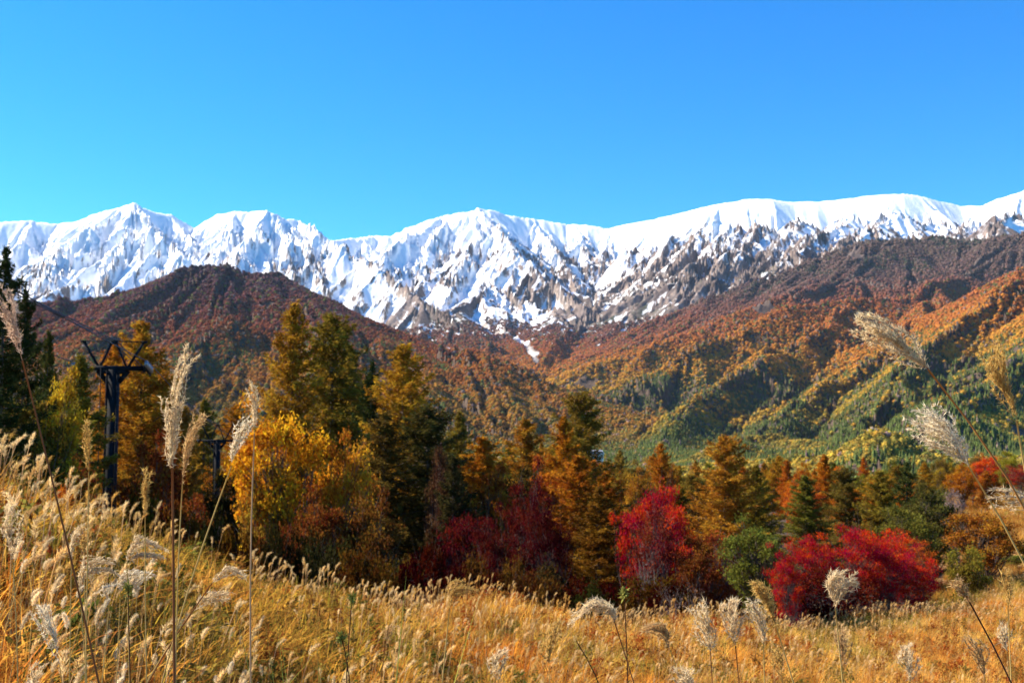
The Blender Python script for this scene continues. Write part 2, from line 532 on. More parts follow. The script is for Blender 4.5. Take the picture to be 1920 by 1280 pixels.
# snow slides and scree in the gully floors
scree = sstep(-0.5, -1.3, rib) * sstep(430, 620, HH) * (1 - sstep(800, 1000, HH)) * (far > 0.3)
COL = COL * (1 - 0.6 * scree[..., None]) + np.array((0.42, 0.35, 0.29)) * 0.6 * scree[..., None]

m, t = new_mat('mountain_ground')
ca = N(t, 'ShaderNodeAttribute', attribute_name='col').outputs['Color']
sa = N(t, 'ShaderNodeAttribute', attribute_name='snow').outputs['Fac']
geo = N(t, 'ShaderNodeNewGeometry')
nz = N(t, 'ShaderNodeTexNoise')
nz.inputs['Scale'].default_value = 0.05
nz.inputs['Detail'].default_value = 6
nz.inputs['Roughness'].default_value = 0.65
t.links.new(geo.outputs['Position'], nz.inputs['Vector'])
ad = N(t, 'ShaderNodeMath', operation='MULTIPLY_ADD')
t.links.new(nz.outputs[0], ad.inputs[0])
ad.inputs[1].default_value = 0.7
ad.inputs[2].default_value = -0.35
ad2 = N(t, 'ShaderNodeMath', operation='ADD')
t.links.new(sa, ad2.inputs[0])
t.links.new(ad.outputs[0], ad2.inputs[1])
sf = ramp(t, ad2.outputs[0], [(0.33, (0, 0, 0)), (0.62, (1, 1, 1))])
nz2 = N(t, 'ShaderNodeTexNoise')
nz2.inputs['Scale'].default_value = 0.06
nz2.inputs['Detail'].default_value = 5
t.links.new(geo.outputs['Position'], nz2.inputs['Vector'])
rv = ramp(t, nz2.outputs[0], [(0.3, (0.6, 0.6, 0.6)), (0.7, (1.35, 1.35, 1.35))])
gcol = mixrgb(t, 'MULTIPLY', 1.0, ca, rv)
# no snow where the attribute says none at all
gate = N(t, 'ShaderNodeMath', operation='GREATER_THAN')
t.links.new(sa, gate.inputs[0])
gate.inputs[1].default_value = 0.02
sfm = N(t, 'ShaderNodeMath', operation='MULTIPLY')
t.links.new(sf, sfm.inputs[0])
t.links.new(gate.outputs[0], sfm.inputs[1])
fin = mixrgb(t, 'MIX', sfm.outputs[0], gcol, (0.90, 0.91, 0.93, 1))
bs = N(t, 'ShaderNodeBsdfPrincipled')
bs.inputs['Roughness'].default_value = 0.85
bs.inputs['Specular IOR Level'].default_value = 0.15
t.links.new(fin, bs.inputs['Base Color'])
bp = N(t, 'ShaderNodeBump')
bp.inputs['Strength'].default_value = 0.6
bp.inputs['Distance'].default_value = 7
t.links.new(nz.outputs[0], bp.inputs['Height'])
t.links.new(bp.outputs[0], bs.inputs['Normal'])
t.links.new(bs.outputs[0], N(t, 'ShaderNodeOutputMaterial').inputs[0])
M_MOUNT = m

FOWN = OWN[:-1, :-1]
for k, nm in enumerate(owners):
    ii, jj = np.nonzero(FOWN == k)
    q = np.stack([ii * NT + jj, ii * NT + jj + 1, (ii + 1) * NT + jj + 1, (ii + 1) * NT + jj], -1)
    used, inv = np.unique(q, return_inverse=True)
    mb = MB()
    mb.add(np.stack([GX.ravel()[used], GY.ravel()[used], HH.ravel()[used]], -1), inv.reshape(-1, 4))
    name = {'valley': 'valley_floor', 'range': 'snowy_mountains'}.get(nm, nm)
    o = mb.build(name, M_MOUNT, smooth=True)
    at = o.data.attributes.new('snow', 'FLOAT', 'POINT')
    at.data.foreach_set('value', SNOW.ravel()[used].astype(np.float32))
    at = o.data.attributes.new('col', 'FLOAT_COLOR', 'POINT')
    cc = np.ones((len(used), 4), np.float32)
    cc[:, :3] = COL.reshape(-1, 3)[used]
    at.data.foreach_set('color', cc.ravel())
    tag(o, {'valley': 'low wooded valley floor beyond the near trees', 'range': 'snow covered rocky mountain range under the blue sky',
            'wooded_mountainside': 'broad right hand mountainside in orange and green autumn forest',
            'wooded_hill': 'rounded dome hill in red brown forest below the snowy peaks'}[nm],
        {'valley': 'valley', 'range': 'mountains', 'wooded_mountainside': 'mountainside', 'wooded_hill': 'hill'}[nm], kind='structure')

# ------------------------------------------------------------------ scattering of small things as ONE object
def scatter(name, protos, pos, rot, scl, idx, tint):
    col = bpy.data.collections.new(name + '_sources')
    for i, p in enumerate(protos):
        p.name = 'src_%02d_%s' % (i, name)
        col.objects.link(p)
    me = bpy.data.meshes.new(name)
    n = len(pos)
    me.vertices.add(n)
    me.vertices.foreach_set('co', np.asarray(pos, np.float32).ravel())
    for an, ty, dat, key in (('rot', 'FLOAT_VECTOR', rot, 'vector'), ('scl', 'FLOAT_VECTOR', scl, 'vector'), ('pidx', 'INT', idx, 'value')):
        a = me.attributes.new(an, ty, 'POINT')
        a.data.foreach_set(key, np.asarray(dat, np.int32 if ty == 'INT' else np.float32).ravel())
    a = me.attributes.new('tint', 'FLOAT_COLOR', 'POINT')
    t4 = np.ones((n, 4), np.float32)
    t4[:, :3] = tint
    a.data.foreach_set('color', t4.ravel())
    o = bpy.data.objects.new(name, me)
    C.objects.link(o)
    g = bpy.data.node_groups.new(name + '_scatter', 'GeometryNodeTree')
    g.interface.new_socket('Geometry', in_out='INPUT', socket_type='NodeSocketGeometry')
    g.interface.new_socket('Geometry', in_out='OUTPUT', socket_type='NodeSocketGeometry')
    gi, go = g.nodes.new('NodeGroupInput'), g.nodes.new('NodeGroupOutput')
    ci = g.nodes.new('GeometryNodeCollectionInfo')
    ci.inputs['Collection'].default_value = col
    ci.inputs['Separate Children'].default_value = True
    ci.inputs['Reset Children'].default_value = True
    ip = g.nodes.new('GeometryNodeInstanceOnPoints')
    ip.inputs['Pick Instance'].default_value = True
    def na(nm, ty):
        x = g.nodes.new('GeometryNodeInputNamedAttribute')
        x.data_type = ty
        x.inputs['Name'].default_value = nm
        return x.outputs['Attribute']
    g.links.new(gi.outputs[0], ip.inputs['Points'])
    g.links.new(ci.outputs[0], ip.inputs['Instance'])
    g.links.new(na('pidx', 'INT'), ip.inputs['Instance Index'])
    g.links.new(na('rot', 'FLOAT_VECTOR'), ip.inputs['Rotation'])
    g.links.new(na('scl', 'FLOAT_VECTOR'), ip.inputs['Scale'])
    g.links.new(ip.outputs[0], go.inputs[0])
    md = o.modifiers.new('scatter', 'NODES')
    md.node_group = g
    return o

# ------------------------------------------------------------------ the far forest
rng = np.random.default_rng(4)
def far_crown(seed):
    """ragged little crown: a lumpy body with leaf-clump polygons standing off it"""
    r = np.random.default_rng(seed)
    bm = bmesh.new()
    bmesh.ops.create_icosphere(bm, subdivisions=2, radius=0.5)
    v = np.array([q.co[:] for q in bm.verts])
    f = np.array([[q.index for q in fc.verts] for fc in bm.faces])
    bm.free()
    d = v / np.linalg.norm(v, axis=1)[:, None]
    lob = np.zeros(len(v))
    for k in range(9):
        c = r.normal(size=3)
        c /= np.linalg.norm(c)
        lob = np.maximum(lob, r.uniform(0.5, 1.0) * np.exp(-((1 - d @ c) / 0.16)))
    v = d * (0.27 + 0.17 * lob + r.normal(0, 0.03, len(v)))[:, None]
    v[:, 2] = v[:, 2] * r.uniform(0.95, 1.3) + 0.42
    mb = MB()
    mb.add(v, f, np.clip(0.2 + 0.6 * lob + r.normal(0, 0.15, len(v)), 0, 1))
    n = 46
    d = r.normal(size=(n, 3))
    d /= np.linalg.norm(d, axis=1)[:, None]
    c = d * r.uniform(0.30, 0.50, n)[:, None]
    nr = d + r.normal(0, 0.5, (n, 3))
    nr /= np.linalg.norm(nr, axis=1)[:, None]
    a = np.cross(nr, r.normal(size=(n, 3)))
    a /= np.linalg.norm(a, axis=1)[:, None]
    b = np.cross(nr, a)
    s = r.uniform(0.06, 0.13, n)[:, None]
    c[:, 2] = c[:, 2] * 1.1 + 0.42
    mb.polys(np.stack([c - a * s, c + b * s * 0.8 - a * s * 0.2, c + a * s * 0.9, c - b * s * 0.9 + a * s * 0.2], 1), r.uniform(0.3, 1, n))
    return mb.build('x', M_FAR, link=False)
def far_conifer(seed):
    r = np.random.default_rng(seed)
    mb = MB()
    for k in range(7):
        z0, z1 = k / 7.5, (k + 2.0) / 8.2
        n = 11
        an = np.arange(n) / n * 6.283 + r.uniform(0, 1)
        rad = (1 - k / 7.6) * 0.30 * r.uniform(0.7, 1.25, n)
        v = np.concatenate([np.stack([rad * np.cos(an), rad * np.sin(an), z0 + r.normal(0, 0.02, n)], -1), [[0, 0, z1]]])
        f = [[i, (i + 1) % n, n] for i in range(n)]
        mb.add(v, f, r.uniform(0, 1, len(v)))
    return mb.build('x', M_FAR, link=False)
protos = [far_crown(s) for s in (1, 2, 3, 4, 5)] + [far_conifer(s) for s in (7, 8)]

ELEV = HH / RG
HMAX = np.maximum.accumulate(ELEV, axis=0)
def samp(G, th, r):
    i = np.clip(np.interp(r, RR, np.arange(NR)), 0, NR - 1.001)
    j = np.clip((th - TH[0]) / (TH[1] - TH[0]), 0, NT - 1.001)
    i0, j0 = i.astype(int), j.astype(int)
    a, b = i - i0, j - j0
    return (G[i0, j0] * (1 - b) + G[i0, j0 + 1] * b) * (1 - a) + (G[i0 + 1, j0] * (1 - b) + G[i0 + 1, j0 + 1] * b) * a

NC = 2200000
th = rng.uniform(R(-31), R(31), NC)
r = np.sqrt(rng.uniform(430 ** 2, 6300 ** 2, NC))
dens = NC / (0.5 * R(62) * (6300 ** 2 - 430 ** 2))
base = np.interp(r, [400, 1500, 3000, 6000], [4.8, 5.7, 7.0, 9.5])
size = base * rng.uniform(0.55, 1.6, NC)
want = 1 / (0.72 * base) ** 2
k = rng.uniform(0, 1, NC) < want / dens
th, r, size = th[k], r[k], size[k]
z = samp(HH, th, r)
vis = (z + 14) / r > samp(HMAX, th, r) - 0.0006
sn = samp(SNOW, th, r)
own = OWN[np.clip(np.interp(r, RR, np.arange(NR)).astype(int), 0, NR - 1), np.clip(((th - TH[0]) / (TH[1] - TH[0])).astype(int), 0, NT - 1)]
X, Y = r * np.sin(th), r * np.cos(th)
na_, nb_, nc_ = fbm(X / 500, Y / 500, 4, 51), fbm(X / 110, Y / 110, 3, 57), fbm(X / 220, Y / 220, 3, 63)
rv_ = samp(RIV, th, r)
tree_line = np.where(own == 2, 930, np.where(own == 1, 500, 660)) + 110 * na_ + 70 * nb_
ok = vis & (z < tree_line) & (rv_ > np.where(r > 4750, 24, 5)) & (nb_ + nc_ > -0.95)
# thinner towards the tree line
ok &= rng.uniform(0, 1, len(z)) < 1 - 0.75 * sstep(-140, 0, z - tree_line)
th, r, size, z, X, Y, na_, nb_, nc_, own = [q[ok] for q in (th, r, size, z, X, Y, na_, nb_, nc_, own)]
alt = np.where(own == 2, z * 0.9 - 25, z) + 70 * na_ + 55 * nb_ + rng.normal(0, 28, len(z))
stops = [-170, -90, -20, 90, 220, 330, 430, 560, 720]
cols = np.array([(0.055, 0.062, 0.018), (0.10, 0.085, 0.02), (0.22, 0.145, 0.022), (0.29, 0.145, 0.02), (0.29, 0.108, 0.02), (0.23, 0.075, 0.028), (0.16, 0.066, 0.044), (0.115, 0.07, 0.058), (0.09, 0.06, 0.05)])
tint = np.stack([np.interp(alt, stops, cols[:, c]) for c in range(3)], -1)
hill = own == 3                                      # the dome is redder and darker
tint[hill] = np.stack([np.interp(alt[hill] * 1.25 + 40, stops, cols[:, c]) for c in range(3)], -1) * np.array((0.72, 0.68, 0.9))
u = rng.uniform(0, 1, len(z))
# a few greens and bare greys everywhere, whole conifer stands low on the right
green = (u < 0.10) & (alt < 420)
bear = 960 + F * np.tan(th)
stand = (nc_ > -0.05 - 0.0004 * (bear - 1500)) & (alt < 95) & (own != 3) & (bear > 1050) & (rng.uniform(0, 1, len(z)) < 0.85)
stand |= (nc_ > 0.30) & (alt < 200) & (rng.uniform(0, 1, len(z)) < 0.6)
hiconi = (nc_ > 0.12) & (alt > 520) & (rng.uniform(0, 1, len(z)) < 0.65)
con = stand | hiconi | (u > 0.975)
tint[green] = (0.10, 0.10, 0.03)
tint[con] = (0.068, 0.085, 0.024)
tint[hiconi] = (0.04, 0.05, 0.03)
grey = (u > 0.93) & (u < 0.975)
tint[grey] = (0.15, 0.105, 0.085)
tint *= 1.65 * rng.uniform(0.78, 1.22, (len(z), 1)) * rng.uniform(0.92, 1.08, (len(z), 3))
idx = rng.integers(0, 5, len(z))
idx[con] = rng.integers(5, 7, con.sum())
sx = size * np.where(con, 0.9, 1.22)
sz = size * np.where(con, rng.uniform(0.9, 1.35, len(z)), rng.uniform(0.8, 1.2, len(z)))
o = scatter('hillside_forest', protos, np.stack([X, Y, z - 0.5], -1), np.stack([rng.normal(0, .06, len(z)), rng.normal(0, .06, len(z)), rng.uniform(0, 6.28, len(z))], -1),
            np.stack([sx, sx, sz], -1), idx, tint)
tag(o, 'far off autumn forest covering the dome hill and the mountainside', 'forest', kind='stuff')
print('far trees', len(z))

# ------------------------------------------------------------------ the near ground: meadow slope, crest, drop to the trees, valley floor
PROF = [  # photo column, [(distance, height)...]
    (-900, [(0, -1.65), (5, -1.9), (14, 0.2), (40, -3.0), (80, -11), (200, -16), (350, -24), (460, -40)]),
    (0, [(0, -1.65), (5, -2.3), (16, -1.1), (24, -2.3), (40, -6.0), (80, -13), (200, -17), (350, -24), (460, -40)]),
    (300, [(0, -1.65), (6, -2.7), (20, -2.5), (28, -4.3), (45, -8.5), (80, -14), (200, -17), (350, -24), (460, -40)]),
    (600, [(0, -1.65), (5, -3.0), (11, -3.8), (25, -3.95), (33, -6.8), (50, -11.2), (80, -14.2), (200, -17), (350, -24), (460, -40)]),
    (900, [(0, -1.65), (6, -3.7), (16, -5.0), (33, -5.15), (40, -8.6), (50, -11.6), (80, -14), (200, -17), (350, -24), (460, -40)]),
    (1300, [(0, -1.65), (8, -4.2), (21, -6.3), (43, -7.35), (49, -10.2), (54, -11.8), (80, -13.6), (200, -16), (350, -24), (460, -40)]),
    (1600, [(0, -1.65), (8, -4.5), (28, -7.6), (56, -9.1), (62, -11.2), (66, -12.4), (90, -13.2), (200, -15), (350, -23), (460, -40)]),
    (1920, [(0, -1.65), (8, -4.6), (32, -8.3), (66, -9.2), (77, -10.6), (110, -11.3), (200, -12.5), (300, -15), (400, -22), (460, -40)]),
    (2800, [(0, -1.65), (8, -4.7), (32, -8.5), (66, -9.4), (77, -10.8), (110, -11.5), (200, -12.5), (300, -15), (400, -22), (460, -40)]),
]
LR = np.linspace(math.log(0.25), math.log(470), 360)
ker = np.exp(-np.linspace(-2.2, 2.2, 15) ** 2)
ker /= ker.sum()
PTAB = []
for _, pr in PROF:
    zz = np.interp(np.exp(LR), [p[0] for p in pr], [p[1] for p in pr])
    PTAB.append(np.convolve(np.pad(zz, 7, mode='edge'), ker, mode='valid'))
PTAB = np.array(PTAB)
PCOL = np.array([p[0] for p in PROF], float)

def ground(x, y):
    x, y = np.asarray(x, float), np.asarray(y, float)
    rr = np.hypot(x, y)
    yy = np.maximum(y, 0.2)
    px = np.clip(960 + F * x / yy, -899.9, 2799.9)
    i = np.clip((np.log(np.maximum(rr, 0.26)) - LR[0]) / (LR[1] - LR[0]), 0, len(LR) - 1.001)
    i0 = i.astype(int)
    a = i - i0
    j = np.interp(px, PCOL, np.arange(len(PCOL)))
    j = np.clip(j, 0, len(PCOL) - 1.001)
    j0 = j.astype(int)
    b = j - j0
    b = b * b * (3 - 2 * b) * 0.5 + b * 0.5
    z = (PTAB[j0, i0] * (1 - a) + PTAB[j0, i0 + 1] * a) * (1 - b) + (PTAB[j0 + 1, i0] * (1 - a) + PTAB[j0 + 1, i0 + 1] * a) * b
    return z + 0.10 * fbm(x / 2.3, y / 2.3, 3, 77) * sstep(3, 8, rr) + 0.35 * fbm(x / 13, y / 13, 2, 78) * sstep(10, 25, rr)

def edge_r(px):          # where the pampas meadow ends and the drop to the trees begins
    return np.interp(px, [-900, 0, 300, 600, 900, 1300, 1600, 1920, 2800], [19, 20, 23, 28, 36, 46, 59, 70, 70])

m, t = new_mat('meadow_ground')
geo = N(t, 'ShaderNodeNewGeometry')
nz = N(t, 'ShaderNodeTexNoise')
nz.inputs['Scale'].default_value = 0.35
nz.inputs['Detail'].default_value = 8
t.links.new(geo.outputs['Position'], nz.inputs['Vector'])
fa = N(t, 'ShaderNodeAttribute', attribute_name='var').outputs['Fac']
straw = ramp(t, nz.outputs[0], [(0.25, (0.22, 0.09, 0.02)), (0.5, (0.36, 0.18, 0.045)), (0.75, (0.45, 0.26, 0.07))])
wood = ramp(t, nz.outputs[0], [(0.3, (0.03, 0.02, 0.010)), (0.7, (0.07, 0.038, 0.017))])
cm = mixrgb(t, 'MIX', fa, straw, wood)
bs = N(t, 'ShaderNodeBsdfPrincipled')
bs.inputs['Roughness'].default_value = 0.95
t.links.new(cm, bs.inputs['Base Color'])
nb = N(t, 'ShaderNodeTexNoise')
nb.inputs['Scale'].default_value = 6
nb.inputs['Detail'].default_value = 6
t.links.new(geo.outputs['Position'], nb.inputs['Vector'])
bp = N(t, 'ShaderNodeBump')
bp.inputs['Strength'].default_value = 0.8
bp.inputs['Distance'].default_value = 0.2
t.links.new(nb.outputs[0], bp.inputs['Height'])
t.links.new(bp.outputs[0], bs.inputs['Normal'])
t.links.new(bs.outputs[0], N(t, 'ShaderNodeOutputMaterial').inputs[0])
M_MEADOW = m

th1 = np.concatenate([np.linspace(-math.pi, R(-40), 60)[:-1], np.linspace(R(-40), R(40), 320)[:-1], np.linspace(R(40), math.pi, 60)])
r1 = np.geomspace(0.3, 455, 300)
T1, R1_ = np.meshgrid(th1, r1)
gx1, gy1 = R1_ * np.sin(T1), R1_ * np.cos(T1)
gz1 = ground(gx1, gy1)
px1 = 960 + F * gx1 / np.maximum(gy1, 0.2)
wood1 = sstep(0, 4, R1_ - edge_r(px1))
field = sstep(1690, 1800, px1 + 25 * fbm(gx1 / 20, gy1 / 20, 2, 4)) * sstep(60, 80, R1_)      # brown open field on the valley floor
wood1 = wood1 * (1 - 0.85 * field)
mb = MB()
n1_, n2_ = gx1.shape
ii, jj = np.meshgrid(np.arange(n1_ - 1), np.arange(n2_ - 1), indexing='ij')
q = np.stack([ii * n2_ + jj, ii * n2_ + jj + 1, (ii + 1) * n2_ + jj + 1, (ii + 1) * n2_ + jj], -1).reshape(-1, 4)
mb.add(np.stack([gx1, gy1, gz1], -1).reshape(-1, 3), q, wood1.ravel())
o = mb.build('meadow_ground', M_MEADOW, smooth=True)
tag(o, 'sloping golden meadow ground falling away to the autumn trees', 'ground', kind='structure')

# ------------------------------------------------------------------ tree builders: each returns (trunk mesh object, crown mesh object), unlinked
def unit(v):
    return v / (np.linalg.norm(v, axis=-1, keepdims=True) + 1e-9)

def leaf_cards(cen, size, r, up=0.35, asp=0.7, k=4):
    """small leaf-shaped polygons, random lean, tending to face up"""
    n = len(cen)
    nrm = unit(r.normal(size=(n, 3)) + np.array([0, 0, up * 2]))
    a = unit(np.cross(nrm, r.normal(size=(n, 3))))
    b = np.cross(nrm, a)
    s = (size * r.uniform(0.6, 1.4, n))[:, None]
    if k == 4:
        return np.stack([cen - a * s, cen + b * s * asp + a * s * 0.15, cen + a * s, cen - b * s * asp - a * s * 0.1], 1)
    return np.stack([cen - a * s, cen + b * s * asp, cen + a * s], 1)

def limb(p0, p1, r, wob=0.12, n=6):
    t_ = np.linspace(0, 1, n)[:, None]
    L = np.linalg.norm(p1 - p0)
    pts = p0 + (p1 - p0) * t_ + np.sin(t_ * math.pi) * r.normal(0, wob * L * 0.5, 3)
    pts[1:-1] += r.normal(0, wob * L * 0.12, (n - 2, 3))
    return pts

def broadleaf(seed, H=10.0, W=7.0, base=0.18, nclump=60, nleaf=9000, leaf=0.09, flat=0.75, stems=1, bark=None, sparse=0.0, rag=0.08):
    """rounded tree: forked trunk, limbs to every leaf clump, uneven crown with gaps"""
    r = np.random.default_rng(seed)
    tk, cr = MB(), MB()
    tops = []
    for s in range(stems):
        a = s / stems * 6.28 + r.uniform(0, 1)
        p1 = np.array([math.cos(a), math.sin(a), 0]) * (0 if stems == 1 else W * 0.17) + np.array([0, 0, H * 0.55])
        p0 = np.array([math.cos(a), math.sin(a), 0]) * (0 if stems == 1 else 0.15) + np.array([0, 0, -0.5])
        pts = limb(p0, p1, r, 0.08, 8)
        rad = H * 0.017 * (1 if stems == 1 else 0.6)
        tk.tube(pts, np.linspace(rad * 1.3, rad * 0.5, 8), 7)
        tops.append(pts)
    # clump centres through a lumpy ellipsoid
    cz0 = H * base
    n = 0
    cs = []
    while len(cs) < nclump:
        d = unit(r.normal(size=3))
        rad = r.uniform(0.35, 1.0) ** 0.5 * (0.80 + 0.22 * math.sin(d[0] * 3.1 + seed) * math.cos(d[1] * 2.7 + seed * 2) + rag * r.normal())
        c = np.array([d[0] * W / 2 * rad, d[1] * W / 2 * rad, cz0 + (H - cz0) * (0.5 + 0.5 * d[2] * rad * 0.95)])
        # narrower below
        hh = (c[2] - cz0) / (H - cz0)
        c[:2] *= 0.55 + 0.45 * min(1, hh * 2.2)
        cs.append(c)
    cs = np.array(cs)
    per = nleaf // nclump
    for c in cs:
        tp = tops[r.integers(0, len(tops))]
        k = int(np.clip((c[2] * r.uniform(0.35, 0.75)) / (H * 0.55) * 7, 1, 7))
        pts = limb(tp[k], c, r, 0.15, 6)
        tk.tube(pts, np.linspace(H * 0.006, H * 0.0012, 6), 4)
        if r.uniform() < sparse:
            for _ in range(5):
                e = c + r.normal(0, W * 0.09, 3)
                tk.tube(limb(pts[r.integers(2, 5)], e, r, 0.2, 4), np.linspace(H * 0.002, H * 0.0006, 4), 3)
            continue
        cr_ = W * r.uniform(0.075, 0.14)
        g = r.normal(size=(per, 3))
        g = unit(g) * (np.abs(r.normal(0.75, 0.33, per)))[:, None] * cr_
        g[:, 2] *= flat * 0.8
        for _ in range(2):
            e = c + r.normal(0, cr_ * 0.6, 3)
            tk.tube(limb(pts[3], e, r, 0.2, 4), np.linspace(H * 0.0025, H * 0.0007, 4), 3)
        tone = r.uniform(0.25, 0.75)
        cr.polys(leaf_cards(c + g, np.full(per, leaf), r), np.clip(tone + r.normal(0, 0.22, per), 0, 1))
    return tk.build('trunk', bark or M_BARK, link=False, smooth=True), cr.build('crown', M_LEAF, link=False)

def larch(seed, H=14.0, W=5.2, nb=130, dens=1.0, base=0.10, tuft=0.085, droop=0.0, pw=0.85):
    """conifer: straight leader, whorled branches that dip and lift at the tip, tufts of needles on side twigs"""
    r = np.random.default_rng(seed)
    tk, cr = MB(), MB()
    zz = np.linspace(-0.6, H * 0.985, 16)
    lead = np.stack([np.cumsum(r.normal(0, 0.012, 16)), np.cumsum(r.normal(0, 0.012, 16)), zz], -1)
    tk.tube(lead, np.linspace(H * 0.013, 0.012, 16), 7)
    az = 0.0
    for i in range(nb):
        f = (i + r.uniform(0, 1)) / nb
        h = H * (base + (0.985 - base) * f)
        az += 2.4 + r.normal(0, 0.4)
        prof = (1 - f) ** pw * (0.62 + 0.38 * sstep(0, 0.18, f)) + 0.03
        Lb = W / 2 * prof * r.uniform(0.4, 1.25)
        if r.uniform() < 0.16:
            Lb *= 0.4
        el = R(-12 + 40 * f + r.normal(0, 13)) - droop
        d = np.array([math.cos(az), math.sin(az), 0])
        side = np.array([-math.sin(az), math.cos(az), 0])
        s = np.linspace(0, 1, 6)
        p0 = np.array([np.interp(h, zz, lead[:, 0]), np.interp(h, zz, lead[:, 1]), h])
        dip = Lb * (math.sin(el) * s - 0.16 * np.sin(s * math.pi) * (1 - f) + 0.10 * s ** 3)
        pts = p0 + d * (Lb * math.cos(el) * s)[:, None] + np.array([0, 0, 1.0]) * dip[:, None] + side * (r.normal(0, 0.06) * Lb * s ** 2)[:, None]
        tk.tube(pts, np.linspace(0.008 + 0.011 * Lb, 0.004, 6), 3)
        n = int(dens * (8 + Lb * 44))
        u = r.uniform(0.06, 1.02, n) ** 0.8
        wd = Lb * 0.30 * (1.08 - u) ** 0.7 + 0.06
        w_ = r.uniform(-1, 1, n)
        c = np.stack([np.interp(u, s, pts[:, k]) for k in range(3)], -1) + side * (w_ * wd)[:, None]
        c[:, 2] += -0.25 * np.abs(w_) * wd * r.uniform(0, 1.6, n) + r.normal(0, 0.085, n) - 0.10 * r.uniform(0, 1, n) ** 2
        ln = tuft * r.uniform(0.7, 1.5, n)
        ax = unit(d * 0.5 + side * np.sign(w_)[:, None] * 0.7 + r.normal(0, 0.45, (n, 3)))
        bx = unit(np.cross(ax, r.normal(size=(n, 3))))
        a_, b_ = ax * ln[:, None], bx * (ln * 0.23)[:, None]
        tone = r.uniform(0.2, 0.8)
        cr.polys(np.stack([c - a_, c + b_, c + a_, c - b_], 1), np.clip(tone + r.normal(0, 0.2, n), 0, 1))
    return tk.build('trunk', M_BARK, link=False, smooth=True), cr.build('crown', M_NEEDLE, link=False)

def bare(seed, H=5.0, W=4.0, leaves=150):
    r = np.random.default_rng(seed)
    tk, cr = MB(), MB()
    def grow(p, d, L, rad, lev):
        e = p + d * L
        pts = limb(p, e, r, 0.10, 5)
        tk.tube(pts, np.linspace(rad, rad * 0.55, 5), 5 if lev < 2 else 3)
        if lev >= 4:
            return
        for k in range(r.integers(2, 4)):
            nd = unit(d + r.normal(0, 0.45, 3) + np.array([0, 0, 0.12]))
            grow(pts[-1] if k else pts[-2], nd, L * r.uniform(0.6, 0.85), rad * 0.55, lev + 1)
        if lev < 3:
            tips.append(e)
    tips = []
    for k in range(4):
        a = k * 1.57 + r.uniform(0, 1)
        grow(np.array([0, 0, -0.2]), unit(np.array([math.cos(a) * W / H * 0.45, math.sin(a) * W / H * 0.45, 1.0])), H * 0.36, H * 0.011, 0)
    tips = np.array(tips)
    c = tips[r.integers(0, len(tips), leaves)] + r.normal(0, W * 0.12, (leaves, 3))
    cr.polys(leaf_cards(c, np.full(leaves, 0.09), r), r.uniform(0, 1, leaves))
    return tk.build('trunk', M_PALEBARK, link=False, smooth=True), cr.build('crown', M_LEAF, link=False)

PROTO = {  # kind: (list of (trunk, crown), nominal height, nominal width, object name)
    'larch': ([larch(s, dens=1.6, tuft=0.12, nb=230, W=6.2, pw=p_) for s, p_ in ((1, 0.75), (2, 0.55), (3, 0.62), (4, 0.48))], 14.0, 5.2, 'larch_tree'),
    'fir': ([larch(s, W=6.4, nb=150, dens=2.4, tuft=0.11, droop=0.06, pw=0.75, base=0.05) for s in (11, 12)], 14.0, 6.4, 'conifer_tree'),
    'broad': ([broadleaf(s, nclump=90, nleaf=15000) for s in (21, 22, 23)], 10.0, 7.0, 'broadleaf_tree'),
    'maple': ([broadleaf(s, H=6.0, W=7.5, base=0.22, nclump=90, nleaf=13500, leaf=0.06, flat=0.36, stems=4, rag=0.2) for s in (31, 32, 33)], 6.0, 7.5, 'maple_tree'),
    'sparse': ([broadleaf(s, H=6.5, W=5.0, base=0.25, nclump=60, nleaf=9000, leaf=0.06, stems=3, bark=M_PALEBARK, sparse=0.22) for s in (41, 42)], 6.5, 5.0, 'maple_tree'),
    'bush': ([broadleaf(s, H=3.0, W=4.2, base=0.02, nclump=60, nleaf=7000, leaf=0.055, stems=5) for s in (51, 52)], 3.0, 4.2, 'bush'),
    'bare': ([bare(s) for s in (61, 62)], 5.0, 4.0, 'bare_shrub'),
}
GOLD, AMBER, OLIVE, DARKG = (0.36, 0.175, 0.018), (0.40, 0.14, 0.012), (0.20, 0.14, 0.018), (0.034, 0.042, 0.012)
YELLOW, ORANGE, RUST, GREEN = (0.64, 0.29, 0.015), (0.42, 0.12, 0.012), (0.22, 0.06, 0.012), (0.14, 0.15, 0.022)
CRIM, SCAR, SHADED_RED, PINKB, GREY = (0.40, 0.006, 0.008), (0.60, 0.05, 0.008), (0.085, 0.006, 0.005), (0.10, 0.04, 0.02), (0.25, 0.19, 0.15)  # third one: red leaves darkened to stand in for the wood's shade
trng = np.random.default_rng(99)
CNT = {}
